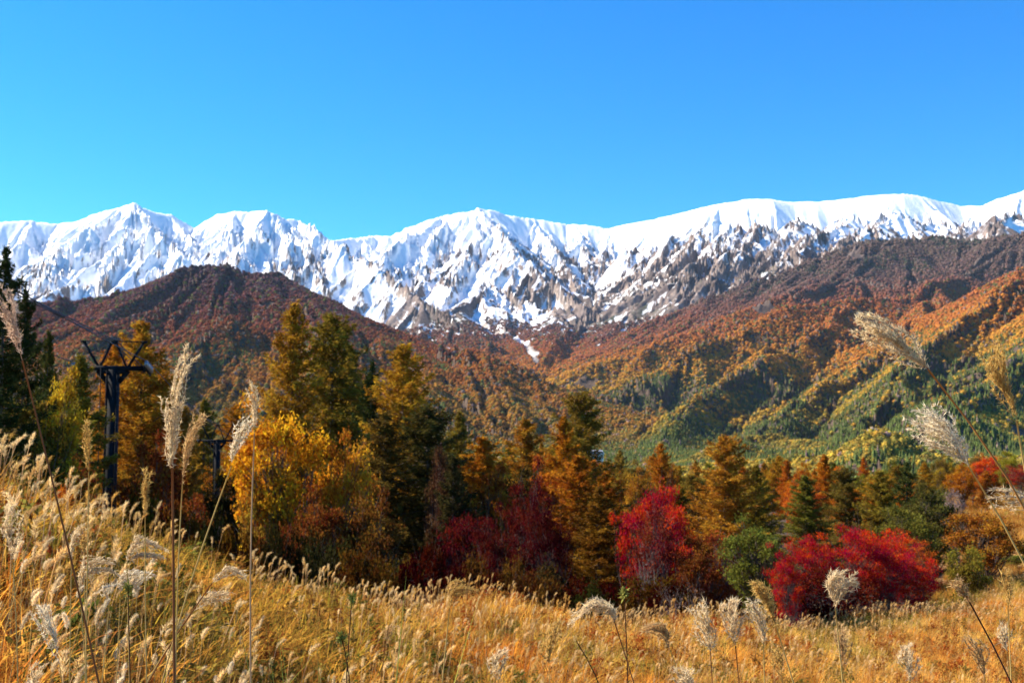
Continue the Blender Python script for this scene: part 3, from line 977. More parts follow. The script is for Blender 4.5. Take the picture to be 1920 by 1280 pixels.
def plant(kind, px, top, d, wpx, colr, label, group=None, base_drop=0.0, seed=None, zb=None):
    """a tree of its own: photo column and row of its top, distance, width in photo pixels"""
    protos_, h0, w0, nm = PROTO[kind]
    k = CNT.get(kind, 0)
    CNT[kind] = k + 1
    tk, cr = protos_[(k if seed is None else seed) % len(protos_)]
    pt = P(px, top, d)
    g = float(ground(pt[0], pt[1])) - base_drop if zb is None else zb
    H = max(pt[2] - g, 1.2)
    W = wpx * d / F
    root = empty(nm, (pt[0], pt[1], g), trng.uniform(0, 6.28))
    kids = []
    for src in (tk, cr):
        c = src.copy()
        c.parent = root
        C.objects.link(c)
        kids.append(c)
    kids[0].name, kids[1].name = 'trunk', 'crown'
    kids[1].color = (*colr, 1)
    W *= {'larch': 1.42, 'fir': 1.25}.get(kind, 1.0)
    an_ = trng.uniform(0.88, 1.14)
    root.scale = (W / w0 * an_, W / w0 / an_, H / h0)
    if kind in ('maple', 'broad', 'bush'):
        root.rotation_euler[0] = trng.normal(0, 0.07)
        root.rotation_euler[1] = trng.normal(0, 0.07)
    KIDS[root.name] = kids
    cat = {'bush': 'bush', 'bare': 'shrub'}.get(kind, 'tree')
    return tag(root, label, cat, group)

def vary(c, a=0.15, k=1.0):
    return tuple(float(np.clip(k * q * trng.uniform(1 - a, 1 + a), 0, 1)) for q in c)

T = [
 # left cluster round the lift tower
 ('fir', 12, 455, 38, 220, DARKG, 'dark conifer cut by the left edge, rising above the snow line'),
 ('fir', -60, 520, 36, 230, DARKG, 'dark conifer at the left edge, behind the leaning front plume'),
 ('fir', 48, 535, 41, 190, DARKG, 'broad dark conifer just right of the one cut by the left edge'),
 ('fir', 92, 615, 46, 120, (0.06, 0.055, 0.012), 'dark olive conifer between the edge tree and the lift tower'),
 ('broad', 85, 655, 41, 120, (0.44, 0.25, 0.018), 'yellow green broadleaf tree left of the lift tower under the cables'),
 ('larch', 150, 660, 62, 150, OLIVE, 'olive larch close on the left of the lift tower'),
 ('broad', 30, 720, 40, 190, (0.17, 0.12, 0.02), 'shaded olive tree at the left edge just above the meadow bank'),
 ('larch', 268, 598, 84, 160, GOLD, 'golden larch peeping over the crossarm of the lift tower'),
 ('larch', 215, 640, 90, 130, AMBER, 'amber larch behind the lift tower mast'),
 ('larch', 308, 690, 92, 105, GOLD, 'golden larch right of the lift tower behind the tall plumes'),
 ('broad', 140, 790, 44, 170, RUST, 'rust orange shaded tree at the foot of the lift tower, left side'),
 ('broad', 300, 790, 62, 150, RUST, 'rust orange tree at the foot of the lift tower, right side'),
 ('bush', 100, 885, 27, 90, (0.42, 0.07, 0.01), 'small scarlet bush among the pampas plumes on the left bank'),
 ('larch', 385, 745, 160, 90, OLIVE, 'olive larch behind the second lift tower'),
 ('larch', 445, 755, 150, 90, AMBER, 'amber larch just right of the second lift tower'),
 ('broad', 372, 905, 66, 90, RUST, 'low rust coloured tree under the second lift tower'),
 # centre left
 ('larch', 548, 563, 76, 165, GOLD, 'tallest golden larch in the centre left clump, over the yellow tree'),
 ('larch', 622, 585, 80, 175, OLIVE, 'second tall larch, olive, right beside the tallest golden one'),
 ('larch', 655, 640, 88, 150, OLIVE, 'olive larch filling between the tall pair and the dark conifer'),
 ('fir', 700, 672, 72, 150, DARKG, 'dark green conifer between the olive larch and the lone golden larch'),
 ('larch', 757, 640, 70, 160, GOLD, 'golden larch standing clear right of the dark conifer'),
 ('broad', 548, 712, 57, 205, YELLOW, 'big bright yellow broadleaf tree below the tallest larches'),
 ('broad', 650, 785, 58, 130, (0.52, 0.22, 0.018), 'amber yellow broadleaf tree leaning right of the big yellow one'),
 ('broad', 508, 830, 55, 120, (0.30, 0.17, 0.02), 'dull gold tree at the left foot of the big yellow tree'),
 ('larch', 720, 770, 64, 170, (0.10, 0.065, 0.014), 'dark brown larch standing before the dark green conifer'),
 ('larch', 800, 760, 66, 165, (0.07, 0.055, 0.014), 'dark olive larch right of the lone golden larch'),
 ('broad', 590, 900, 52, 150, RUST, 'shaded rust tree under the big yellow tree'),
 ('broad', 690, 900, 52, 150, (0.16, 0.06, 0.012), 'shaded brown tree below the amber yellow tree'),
 ('broad', 818, 803, 60, 75, PINKB, 'small brown leaved tree beside the dark olive larch'),
 ('larch', 862, 768, 95, 105, (0.20, 0.14, 0.02), 'green gold larch top just right of the small brown leaved tree'),
 ('larch', 905, 815, 74, 130, AMBER, 'amber larch behind the dark red maples, left one'),
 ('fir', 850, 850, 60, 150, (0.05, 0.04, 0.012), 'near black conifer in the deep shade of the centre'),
 # centre; the red maples carry deep shade in their darkened leaf colours
 ('larch', 990, 783, 100, 115, GOLD, 'golden larch above the dark red maples in the centre'),
 ('larch', 1092, 732, 92, 150, (0.19, 0.125, 0.018), 'tall green gold larch in the centre right gap, above the orange trees'),
 ('larch', 1058, 775, 84, 110, AMBER, 'amber larch leaning on the tall green gold larch'),
 ('broad', 1005, 845, 74, 140, ORANGE, 'orange broadleaf tree under the centre golden larch'),
 ('broad', 925, 850, 68, 130, (0.34, 0.12, 0.014), 'dull orange broadleaf tree right of the near black conifer'),
 ('larch', 1085, 850, 70, 140, AMBER, 'amber larch low in front of the tall green gold larch'),
 ('maple', 975, 880, 56, 100, (0.10, 0.007, 0.006), 'maple coloured dark red for shade below the orange centre tree, left one of two'),
 ('maple', 1045, 915, 54, 95, SHADED_RED, 'maple coloured maroon for shade, right of the dark red centre maple'),
 ('maple', 855, 915, 56, 130, (0.12, 0.008, 0.006), 'small maple coloured dark red for the deep shade left of centre'),
 ('maple', 930, 965, 52, 90, SHADED_RED, 'low maple coloured maroon for shade on the edge below the dark red pair'),
 # red maples
 ('maple', 1200, 876, 56, 135, CRIM, 'crimson maple with pale trunks left of the scarlet one'),
 ('sparse', 1228, 925, 53, 110, (0.16, 0.02, 0.012), 'half bare maple with pale trunks and thin red leaves'),
 ('maple', 1285, 897, 58, 95, SCAR, 'scarlet orange maple right of the pale trunked crimson maple'),
 ('larch', 1120, 910, 60, 130, (0.20, 0.085, 0.012), 'shade-darkened amber larch left of the crimson maple'),  # amber darkened, shade put into the needle colour
 ('sparse', 1345, 985, 56, 120, (0.36, 0.07, 0.02), 'sparse rusty tree with bare branches below the tiered larch'),
 ('broad', 1290, 985, 52, 120, (0.15, 0.045, 0.010), 'rust tree darkened for shade under the scarlet maple'),  # rust colour lowered to paint in the shade
 ('larch', 1358, 815, 78, 128, GOLD, 'tiered golden larch standing clear right of the scarlet maple'),
 ('larch', 1418, 868, 84, 100, OLIVE, 'olive larch just right of the tiered golden larch'),
 ('larch', 1240, 830, 150, 56, AMBER, 'slim amber larch far behind the crimson maple'),
 ('broad', 1450, 952, 49, 150, GREEN, 'round green tree left of the big crimson maple'),
 ('maple', 1488, 1022, 47, 80, CRIM, 'smaller crimson maple in front of the round green tree'),
 ('maple', 1588, 962, 57, 135, CRIM, 'largest crimson maple, spreading dome above the meadow edge'),
 ('maple', 1650, 964, 64, 115, SCAR, 'scarlet orange maple peeping over the largest crimson maple'),
 ('maple', 1712, 1030, 58, 105, CRIM, 'crimson maple sloping down to the right meadow edge'),
 ('maple', 1535, 985, 56, 105, CRIM, 'crimson maple between the round green tree and the largest crimson one'),
 ('maple', 1655, 1000, 57, 105, CRIM, 'crimson maple just right of the largest, under the scarlet one'),
 ('maple', 1700, 1000, 66, 120, (0.40, 0.07, 0.012), 'rusty orange maple between the two right crimson maples'),
 ('bush', 1560, 1045, 51, 200, SHADED_RED, 'low bush coloured maroon for shade under the largest crimson maple'),
 # right
 ('larch', 1510, 890, 92, 100, (0.15, 0.125, 0.02), 'yellow green larch behind the round green tree'),
 ('larch', 1585, 876, 96, 95, (0.14, 0.10, 0.018), 'olive larch standing behind the largest crimson maple'),
 ('larch', 1545, 850, 130, 74, AMBER, 'amber larch between two olive ones at the far right wood'),
 ('fir', 1700, 862, 82, 130, (0.075, 0.085, 0.02), 'bushy green conifer, biggest of the right hand wood'),
 ('broad', 1745, 890, 80, 120, (0.10, 0.095, 0.02), 'dark green broadleaf tree right of the bushy conifer'),
 ('larch', 1648, 880, 84, 100, OLIVE, 'olive larch close left of the bushy green conifer'),
 ('broad', 1716, 930, 72, 130, (0.15, 0.13, 0.02), 'yellow green tree in front of the bushy conifer'),
 ('sparse', 1785, 905, 88, 80, GREY, 'greyish half bare tree beside the dark green broadleaf'),
 ('broad', 1842, 938, 76, 150, (0.30, 0.12, 0.015), 'round orange and olive tree alone at the right meadow edge'),
 ('bush', 1815, 1010, 70, 110, (0.20, 0.15, 0.02), 'olive yellow bush at the left foot of the round orange tree'),
 ('broad', 1955, 985, 76, 120, OLIVE, 'olive tree cut by the right edge beside the round orange tree'),
 ('maple', 1842, 845, 185, 52, SCAR, 'small far scarlet tree above the brown valley field'),
 ('broad', 1885, 838, 190, 60, (0.26, 0.22, 0.02), 'far yellow green tree right of the small scarlet one'),
 ('maple', 1915, 862, 180, 70, (0.30, 0.03, 0.014), 'far dark red tree at the right edge above the brown field'),
 ('broad', 1800, 872, 170, 60, AMBER, 'far amber tree left of the small scarlet one'),
 ('broad', 1905, 1045, 90, 70, GREEN, 'low green tree at the right edge under the brown valley field'),
 ('bare', 1280, 1075, 46, 90, (0.2, 0.12, 0.08), 'bare twiggy shrub on the shaded edge below the pale trunked maple'),
]
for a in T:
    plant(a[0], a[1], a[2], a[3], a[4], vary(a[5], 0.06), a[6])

# understorey and inner wood with shade put into the leaf colours, then the far rows on the valley floor
def crest_row(px):
    return np.interp(px, [0, 300, 600, 900, 1300, 1600, 1920], [840, 940, 1040, 1095, 1135, 1120, 1085])
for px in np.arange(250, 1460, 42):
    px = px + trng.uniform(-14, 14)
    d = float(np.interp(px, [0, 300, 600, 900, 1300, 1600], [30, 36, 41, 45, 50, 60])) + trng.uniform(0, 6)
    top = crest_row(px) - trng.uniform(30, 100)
    plant('bush', px, top, d, trng.uniform(95, 160), vary([RUST, (0.08, 0.05, 0.012), SHADED_RED, (0.05, 0.045, 0.012), (0.16, 0.07, 0.012)][trng.integers(0, 5)], 0.25, 0.5),  # last factor dims the leaf colour to imitate shade under the trees
          'shade-darkened bush in the understorey along the wood edge', 'shaded bushes under the trees')
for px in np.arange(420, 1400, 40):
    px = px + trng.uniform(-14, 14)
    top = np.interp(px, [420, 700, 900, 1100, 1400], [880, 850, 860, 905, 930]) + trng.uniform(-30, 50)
    plant('larch' if trng.uniform() < 0.5 else 'broad', px, top, trng.uniform(68, 100), trng.uniform(90, 140), vary([RUST, OLIVE, (0.10, 0.07, 0.014), AMBER][trng.integers(0, 4)], 0.25, 0.6),  # colours dimmed, painting in the gloom of the inner wood
          'shade-darkened brown or olive tree deep inside the near wood', 'trees inside the near wood')
for px in np.arange(-60, 350, 34):
    px = px + trng.uniform(-14, 14)
    plant('larch' if trng.uniform() < 0.5 else 'broad', px, trng.uniform(740, 830), trng.uniform(85, 125), trng.uniform(80, 120), vary([RUST, OLIVE, GOLD, AMBER][trng.integers(0, 4)], 0.25),
          'brown or olive tree in the wood behind the lift towers', 'trees behind the lift towers')
for i in range(64):
    px = 1235 + 640 * (i + trng.uniform(0, 1)) / 64
    d = trng.uniform(105, 210)
    top = np.interp(d, [105, 210], [905, 852]) + trng.uniform(-14, 16)
    if px > 1770 and d < 170:
        d = trng.uniform(215, 260)
        top = trng.uniform(845, 862)
    kind = ['larch', 'broad', 'larch', 'broad'][trng.integers(0, 4)]
    c = [GOLD, AMBER, ORANGE, OLIVE, GOLD, (0.16, 0.12, 0.02)][trng.integers(0, 6)]
    plant(kind, px, top, d, F / d * trng.uniform(3.0, 5.0), vary(c, 0.2), 'golden or olive tree in the far rows on the valley floor at right', 'trees in the far rows on the valley floor')
for i in range(34):
    px = 830 + 420 * (i + trng.uniform(0, 1)) / 34
    d = trng.uniform(110, 220)
    top = trng.uniform(825, 880)
    plant(['larch', 'larch', 'broad'][trng.integers(0, 3)], px, top, d, F / d * trng.uniform(3.5, 5.5), vary([GOLD, AMBER, OLIVE, OLIVE, (0.13, 0.12, 0.025)][trng.integers(0, 5)], 0.2),
          'golden or olive tree in the gap behind the centre maples', 'trees behind the centre maples')

# ------------------------------------------------------------------ chairlift towers and cables
M_STEEL = plain_mat('dark_steel', (0.010, 0.011, 0.014), 0.85, 0.0, noise=0.35, scale=3)
M_STEEL.node_tree.nodes['Principled BSDF'].inputs['Specular IOR Level'].default_value = 0.15
M_GALV = plain_mat('galvanised', (0.30, 0.31, 0.33), 0.4, 0.7, noise=0.2, scale=5)
M_CABLE = plain_mat('cable_steel', (0.03, 0.03, 0.035), 0.5, 0.6)
def tower(px, d, armw_px, arm_row, top_row, polew, label):
    top, arm = P(px, top_row, d), P(px, arm_row, d)
    g = float(ground(top[0], top[1]))
    root = empty('lift_tower', (top[0], top[1], g), math.atan2(12, 70))
    za, zt = arm[2] - g, top[2] - g
    hw = armw_px * d / F / 2
    kids = []
    mb = MB()
    mb.box((0, 0, (za - 0.1 - 0.5) / 2), (polew * 0.62, polew, za - 0.1 + 0.5))
    mb.box((-polew * 0.40, 0, (za - 0.1 - 0.5) / 2), (0.05, polew * 1.15, za + 0.4))
    mb.box((polew * 0.40, 0, (za - 0.1 - 0.5) / 2), (0.05, polew * 1.15, za + 0.4))
    mb.box((0, 0, 0.1), (polew * 1.8, polew * 1.8, 0.3))
    kids.append(mb.build('mast', M_STEEL, root))
    mb = MB()
    for s in (-1, 1):
        mb.beam((-polew * 0.62 + s * 0.17, -polew * 0.72, 0.2), (-polew * 0.62 + s * 0.17, -polew * 0.72, za), 0.05, 0.05)
    for k in range(int(za / 0.35)):
        mb.beam((-polew * 0.62 - 0.17, -polew * 0.72, 0.4 + k * 0.35), (-polew * 0.62 + 0.17, -polew * 0.72, 0.4 + k * 0.35), 0.035, 0.035)
    kids.append(mb.build('ladder', M_STEEL, root))
    mb = MB()
    mb.box((0, 0, za), (2 * hw, 0.36, 0.30))
    mb.box((0, 0, za - 0.24), (polew * 2.0, 0.5, 0.22))
    for s in (-1, 1):
        mb.beam((s * polew * 0.45, 0, za - 0.9), (s * polew * 1.2, 0, za - 0.15), 0.12, 0.3)
    kids.append(mb.build('crossarm', M_STEEL, root))
    mb = MB()
    for s in (-1, 1):
        mb.beam((s * hw * 0.44, 0, za + 0.1), (s * hw * 0.88, 0, zt - 0.05), 0.15, 0.15)
        mb.beam((s * hw * 0.38, 0, za + 0.1), (s * hw * 0.06, 0, zt - 0.05), 0.13, 0.13)
        mb.box((s * hw * 0.90, 0, zt - 0.02), (0.3, 0.3, 0.12))
    mb.beam((-hw * 0.92, 0, zt), (hw * 0.92, 0, zt), 0.07, 0.07)
    mb.box((0, 0, zt - 0.06), (0.42, 0.4, 0.22))
    kids.append(mb.build('lifting_frame', M_STEEL, root))
    for s in (-1, 1):
        mb = MB()
        mb.beam((s * hw, -1.25, za + 0.05 - (0.12 if s < 0 else 0)), (s * hw, 1.35, za + 0.02 - 0.35), 0.10, 0.20)
        mb.box((s * hw * 0.96, 0, za - 0.02), (0.28, 0.5, 0.42))
        b = mb.build('sheave_beam', M_STEEL, root)
        kids.append(b)
        for k in range(6):
            y = -1.1 + 0.44 * k
            mb = MB()
            zc = za + 0.22 - 0.13 * k * 0.4 + (0.0 if s > 0 else -0.12)
            for dx, rr_ in ((-0.045, 0.20), (0.045, 0.20)):
                mb.tube([(s * (hw + 0.10) + dx - 0.03, y, zc), (s * (hw + 0.10) + dx + 0.03, y, zc)], rr_, 14)
            mb.tube([(s * (hw + 0.10) - 0.02, y, zc), (s * (hw + 0.10) + 0.02, y, zc)], 0.16, 14)
            wl_ = mb.build('sheave_wheel', M_GALV, b)
    tag(root, label, 'lift tower')
    M = np.array([[math.cos(root.rotation_euler[2]), -math.sin(root.rotation_euler[2])], [math.sin(root.rotation_euler[2]), math.cos(root.rotation_euler[2])]])
    def wp(x, y, z):
        q_ = M @ np.array([x, y])
        return np.array([top[0] + q_[0], top[1] + q_[1], g + z])
    return wp(-hw - 0.1, 0, za + 0.28), wp(hw + 0.1, 0, za + 0.40), wp(-0.12, 0, zt + 0.06), wp(0.14, 0, zt + 0.06)
a1 = tower(214, 70, 122, 690, 640, 0.78, 'dark steel chairlift tower, the near large one, at left above the meadow bank')
a2 = tower(408, 140, 64, 826, 796, 0.9, 'second smaller chairlift tower, farther downhill behind the pampas plumes')
def span(p, q, sag, n=24):
    t_ = np.linspace(0, 1, n)[:, None]
    return p + (q - p) * t_ - np.array([0, 0, 1.0]) * sag * 4 * t_ * (1 - t_)
CABL = ['left haul cable running over the outer left sheaves of both lift towers', 'right haul cable running over the bright right sheaves of both lift towers',
        'upper cable over the top frame of both lift towers, left of two', 'upper cable over the top frame of both lift towers, right of two']
for k in range(4):
    up = a1[k] + np.array([12.0, -70.0, 0]) * 1.15
    up[2] = a1[k][2] + (2.6 if k >= 2 else 3.4)
    dn = a2[k] + (a2[k] - a1[k]) * 0.9
    mb = MB()
    pts = np.concatenate([span(up, a1[k], 0.5)[:-1], span(a1[k], a2[k], 0.7)[:-1], span(a2[k], dn, 0.6)])
    mb.tube(pts, 0.028 if k < 2 else 0.034, 5)
    tag(mb.build('lift_cable', M_CABLE), CABL[k], 'cable')

# a white house glimpsed between the centre larch and the far slope
hp = P(1112, 850, 560)
M_WALL = plain_mat('white_wall', (0.75, 0.74, 0.70), 0.8, noise=0.08, scale=1)
M_ROOF = plain_mat('pale_roof', (0.55, 0.56, 0.60), 0.5, 0.2, noise=0.1, scale=2)
hz = hp[2] - 5
root = empty('house', (hp[0], hp[1], hz), 0.3)
mb = MB()
mb.box((0, 0, 2.2), (9, 6, 5.2))
mb.build('wall', M_WALL, root)
mb = MB()
v = [(-4.9, -3.5, 4.7), (4.9, -3.5, 4.7), (4.9, 3.5, 4.7), (-4.9, 3.5, 4.7), (-4.9, 0, 6.9), (4.9, 0, 6.9)]
mb.add(v, [[0, 1, 5, 4], [2, 3, 4, 5], [3, 2, 1, 0]])
mb.add(v, [[0, 4, 3], [1, 2, 5]])
mb.build('roof', M_ROOF, root)
mb = MB()
for x in (-2.6, 0, 2.6):
    mb.box((x, -3.03, 2.6), (1.2, 0.08, 1.3))
mb.build('window', M_STEEL, root)
tag(root, 'tiny white house glimpsed beside the tall centre larch', 'house')

# ------------------------------------------------------------------ the pampas meadow
def blade(mb, r, n, L, spread, wd, stand=1.0, var=None):
    """n arching grass blades from one root"""
    for _ in range(n):
        a = r.uniform(0, 6.28)
        d = np.array([math.cos(a), math.sin(a), 0])
        l = L * r.uniform(0.5, 1.1)
        lean = spread * r.uniform(0.2, 1.2)
        s = np.linspace(0, 1, 5)
        x = l * lean * (0.35 * s + 0.65 * s ** 2.2)
        z = l * stand * (s - 0.42 * lean * s ** 2.5)
        c = np.array([math.cos(r.uniform(0, 6.28)) * 0.06, math.sin(r.uniform(0, 6.28)) * 0.06, 0]) + d * x[:, None] + np.array([0, 0, 1.0]) * z[:, None]
        sd = np.array([-d[1], d[0], 0]) * (wd * np.array([0.8, 1.0, 0.9, 0.55, 0.05]))[:, None]
        v = np.concatenate([c - sd, c + sd])
        f = [[k, k + 1, k + 6, k + 5] for k in range(4)]
        mb.add(v, f, r.uniform(0, 1) if var is None else var)

def plume_tuft(mb, r, p0, L, lean, wd, hairs, hl, hw):
    """a plume as a spindle of fine hairs along a nodding axis"""
    a = r.uniform(-0.6, 0.6)
    d = np.array([math.cos(a), math.sin(a), 0])
    u = r.uniform(0, 1, hairs) ** 0.85
    ax = p0 + np.array([0, 0, 1.0]) * (L * (u - 0.35 * lean * u ** 2))[:, None] + d * (L * lean * u ** 1.8)[:, None]
    rad = wd * np.sin(np.clip(u * 0.92 + 0.08, 0, 1) * math.pi) ** 0.7
    g = r.normal(size=(hairs, 3))
    g = unit(g) * (rad * np.sqrt(r.uniform(0, 1, hairs)))[:, None]
    c = ax + g
    dr = unit(np.array([0, 0, 1.0]) * (1 - 0.7 * lean * u)[:, None] + d * (1.4 * lean * u)[:, None] + unit(g) * 0.55 + r.normal(0, 0.3, (hairs, 3)))
    sd = unit(np.cross(dr, r.normal(size=(hairs, 3)))) * hw
    h = hl * r.uniform(0.6, 1.3, hairs)[:, None]
    mb.polys(np.stack([c - sd, c + sd, c + dr * h], 1), r.uniform(0.2, 0.9, hairs))

def field_plume(seed, hairs=80, hl=0.045, hw=0.004, leaves=3, mats=None):
    r = np.random.default_rng(seed)
    mb = MB()
    H = 1.2
    lean = r.uniform(0.1, 0.6)
    s = np.linspace(0, 1, 6)
    st = np.stack([0.05 * s ** 2, 0 * s, H * s], -1)
    mb.tube(st, 0.004, 3, 0.3)
    plume_tuft(mb, r, st[-1] - np.array([0, 0, 0.02]), r.uniform(0.12, 0.19), lean, r.uniform(0.015, 0.024), hairs, hl, hw)
    blade(mb, r, leaves, 0.8, 0.8, 0.006)
    return mb
def field_clump(seed, n, L, spread, wd):
    r = np.random.default_rng(seed)
    mb = MB()
    blade(mb, r, n, L, spread, wd)
    return mb.build('x', M_STRAW, link=False)
def field_herb(seed):
    r = np.random.default_rng(seed)
    mb = MB()
    for _ in range(6):
        a = r.uniform(0, 6.28)
        p1 = np.array([math.cos(a) * 0.2, math.sin(a) * 0.2, r.uniform(0.4, 0.8)])
        mb.tube(limb(np.zeros(3), p1, r, 0.1, 5), 0.004, 3, 0.3)
        n = 26
        u = r.uniform(0.2, 1, n)[:, None]
        mb.polys(leaf_cards(p1 * u + r.normal(0, 0.06, (n, 3)), np.full(n, 0.045), r, asp=0.4), r.uniform(0, 1, n))
    return mb.build('x', M_STRAW, link=False)

grng = np.random.default_rng(12)
def field_points(per, rmin, rmax, jit=0):
    A = 0.5 * R(66) * (rmax ** 2 - rmin ** 2)
    n = int(A * per)
    th_ = grng.uniform(R(-33), R(33), n)
    r_ = np.sqrt(grng.uniform(rmin ** 2, rmax ** 2, n))
    px = 960 + F * np.tan(th_)
    k = r_ < edge_r(px) + grng.uniform(-1, 2.5, n)
    return th_[k], r_[k], px[k]
fp = [field_plume(100 + k).build('x', M_STRAW, link=False) for k in range(5)]
fc = [field_clump(200 + k, 40, 0.85, 0.95, 0.007) for k in range(4)]
fl_ = [field_clump(210 + k, 44, 0.5, 1.0, 0.009) for k in range(2)]
fh = [field_herb(220 + k) for k in range(3)]
pos, rot, scl, idx, tin = [], [], [], [], []
def lay(th_, r_, protos_i, tints, smin, smax_, lean=0.12, wind=0.15):
    n = len(th_)
    x, y = r_ * np.sin(th_), r_ * np.cos(th_)
    pos.append(np.stack([x, y, ground(x, y) - 0.02], -1))
    rot.append(np.stack([grng.normal(0, lean, n), wind + grng.normal(0, lean, n), grng.normal(0, 0.9, n)], -1))
    s = grng.uniform(smin, smax_, n)
    scl.append(np.stack([s, s, s * grng.uniform(0.9, 1.1, n)], -1))
    idx.append(np.array(protos_i)[grng.integers(0, len(protos_i), n)])
    tin.append(tints)
def tone(th_, r_, pals, scale=4.0):
    x, y = r_ * np.sin(th_), r_ * np.cos(th_)
    u = np.clip(0.5 + 0.85 * fbm(x / scale, y / scale, 3, 40) + grng.normal(0, 0.22, len(x)), 0, 0.999) * (len(pals) - 1)
    pals = np.array(pals)
    i = u.astype(int)
    f = (u - i)[:, None]
    return (pals[i] * (1 - f) + pals[i + 1] * f) * grng.uniform(0.75, 1.25, (len(x), 1))
# dry leafy clumps
th_, r_, px_ = field_points(9.0, 2.6, 70)
k = grng.uniform(0, 1, len(r_)) < np.interp(r_, [3, 25, 70], [1, 0.8, 0.55]) * (1 - 0.75 * (fbm(r_ * np.sin(th_) / 2.2, r_ * np.cos(th_) / 2.2, 3, 66) > 0.22) * (px_ < 1000))
th_, r_, px_ = th_[k], r_[k], px_[k]
pale_ = lambda a_, px_: a_ * (1 + np.clip((px_ - 700) / 1000, 0, 1)[:, None] * np.array((0.12, 0.34, 0.75)))
lay(th_, r_, [5, 6, 7, 8], pale_(tone(th_, r_, [(0.62, 0.19, 0.02), (0.72, 0.30, 0.04), (0.76, 0.40, 0.08), (0.66, 0.34, 0.05), (0.30, 0.23, 0.03)]), px_), 0.8, 1.3)
th_, r_, px_ = field_points(6.0, 2.6, 70)
lay(th_, r_, [9, 10], pale_(tone(th_, r_, [(0.56, 0.15, 0.02), (0.66, 0.29, 0.04), (0.68, 0.37, 0.08), (0.26, 0.21, 0.03)], 2.5), px_), 0.8, 1.4)
th_, r_, px_ = field_points(2.3, 3.0, 62)
lay(th_, r_, [11, 12, 13], tone(th_, r_, [(0.34, 0.07, 0.015), (0.30, 0.10, 0.02), (0.20, 0.14, 0.03), (0.10, 0.11, 0.02)], 3.0), 0.7, 1.2)
# long dry grass on the open field of the valley floor at right
n_ = 9000
th_ = np.arctan((grng.uniform(1650, 2050, n_) - 960) / F)
r_ = np.sqrt(grng.uniform(66 ** 2, 300 ** 2, n_))
lay(th_, r_, [5, 6, 7, 8, 9, 10], tone(th_, r_, [(0.30, 0.12, 0.02), (0.52, 0.26, 0.05), (0.56, 0.34, 0.09), (0.30, 0.24, 0.04)], 14.0), 0.8, 2.0)
# plumes, thick on the left bank, thinner and lower on the right
th_, r_, px_ = field_points(13.0, 4.5, 68)
k = grng.uniform(0, 1, len(r_)) < np.interp(px_, [0, 500, 900, 1300, 1900], [0.8, 0.7, 0.6, 0.5, 0.42]) * np.interp(r_, [4.5, 9, 13], [0.5, 0.75, 1.0])
k &= fbm(r_ * np.sin(th_) / 3.5, r_ * np.cos(th_) / 3.5, 2, 61) > -0.35
th_, r_, px_ = th_[k], r_[k], px_[k]
lay(th_, r_, [0, 1, 2, 3, 4], tone(th_, r_, [(0.58, 0.33, 0.09), (0.68, 0.44, 0.17), (0.78, 0.58, 0.30), (0.60, 0.35, 0.09)], 3.0), 0.62, 1.0, lean=0.10, wind=0.10)
o = scatter('pampas_meadow', fp + fc + fl_ + fh, np.concatenate(pos), np.concatenate(rot), np.concatenate(scl), np.concatenate(idx), np.concatenate(tin))
tag(o, 'dense golden autumn grass with countless small cream plumes on the slope', 'meadow grass', kind='stuff')
print('field', sum(len(q_) for q_ in pos))

# ------------------------------------------------------------------ the tall near stalks, each one by hand
hrng = np.random.default_rng(5)
def curve_through(pts, n):
    pts = np.asarray(pts, float)
    dd = np.r_[0, np.cumsum(np.linalg.norm(np.diff(pts, axis=0), axis=1))]
    tt = np.linspace(0, dd[-1], n)
    c = np.stack([np.interp(tt, dd, pts[:, k]) for k in range(3)], -1)
    for _ in range(max(2, n // 6)):
        c[1:-1] = (c[:-2] + 2 * c[1:-1] + c[2:]) / 4
    return c

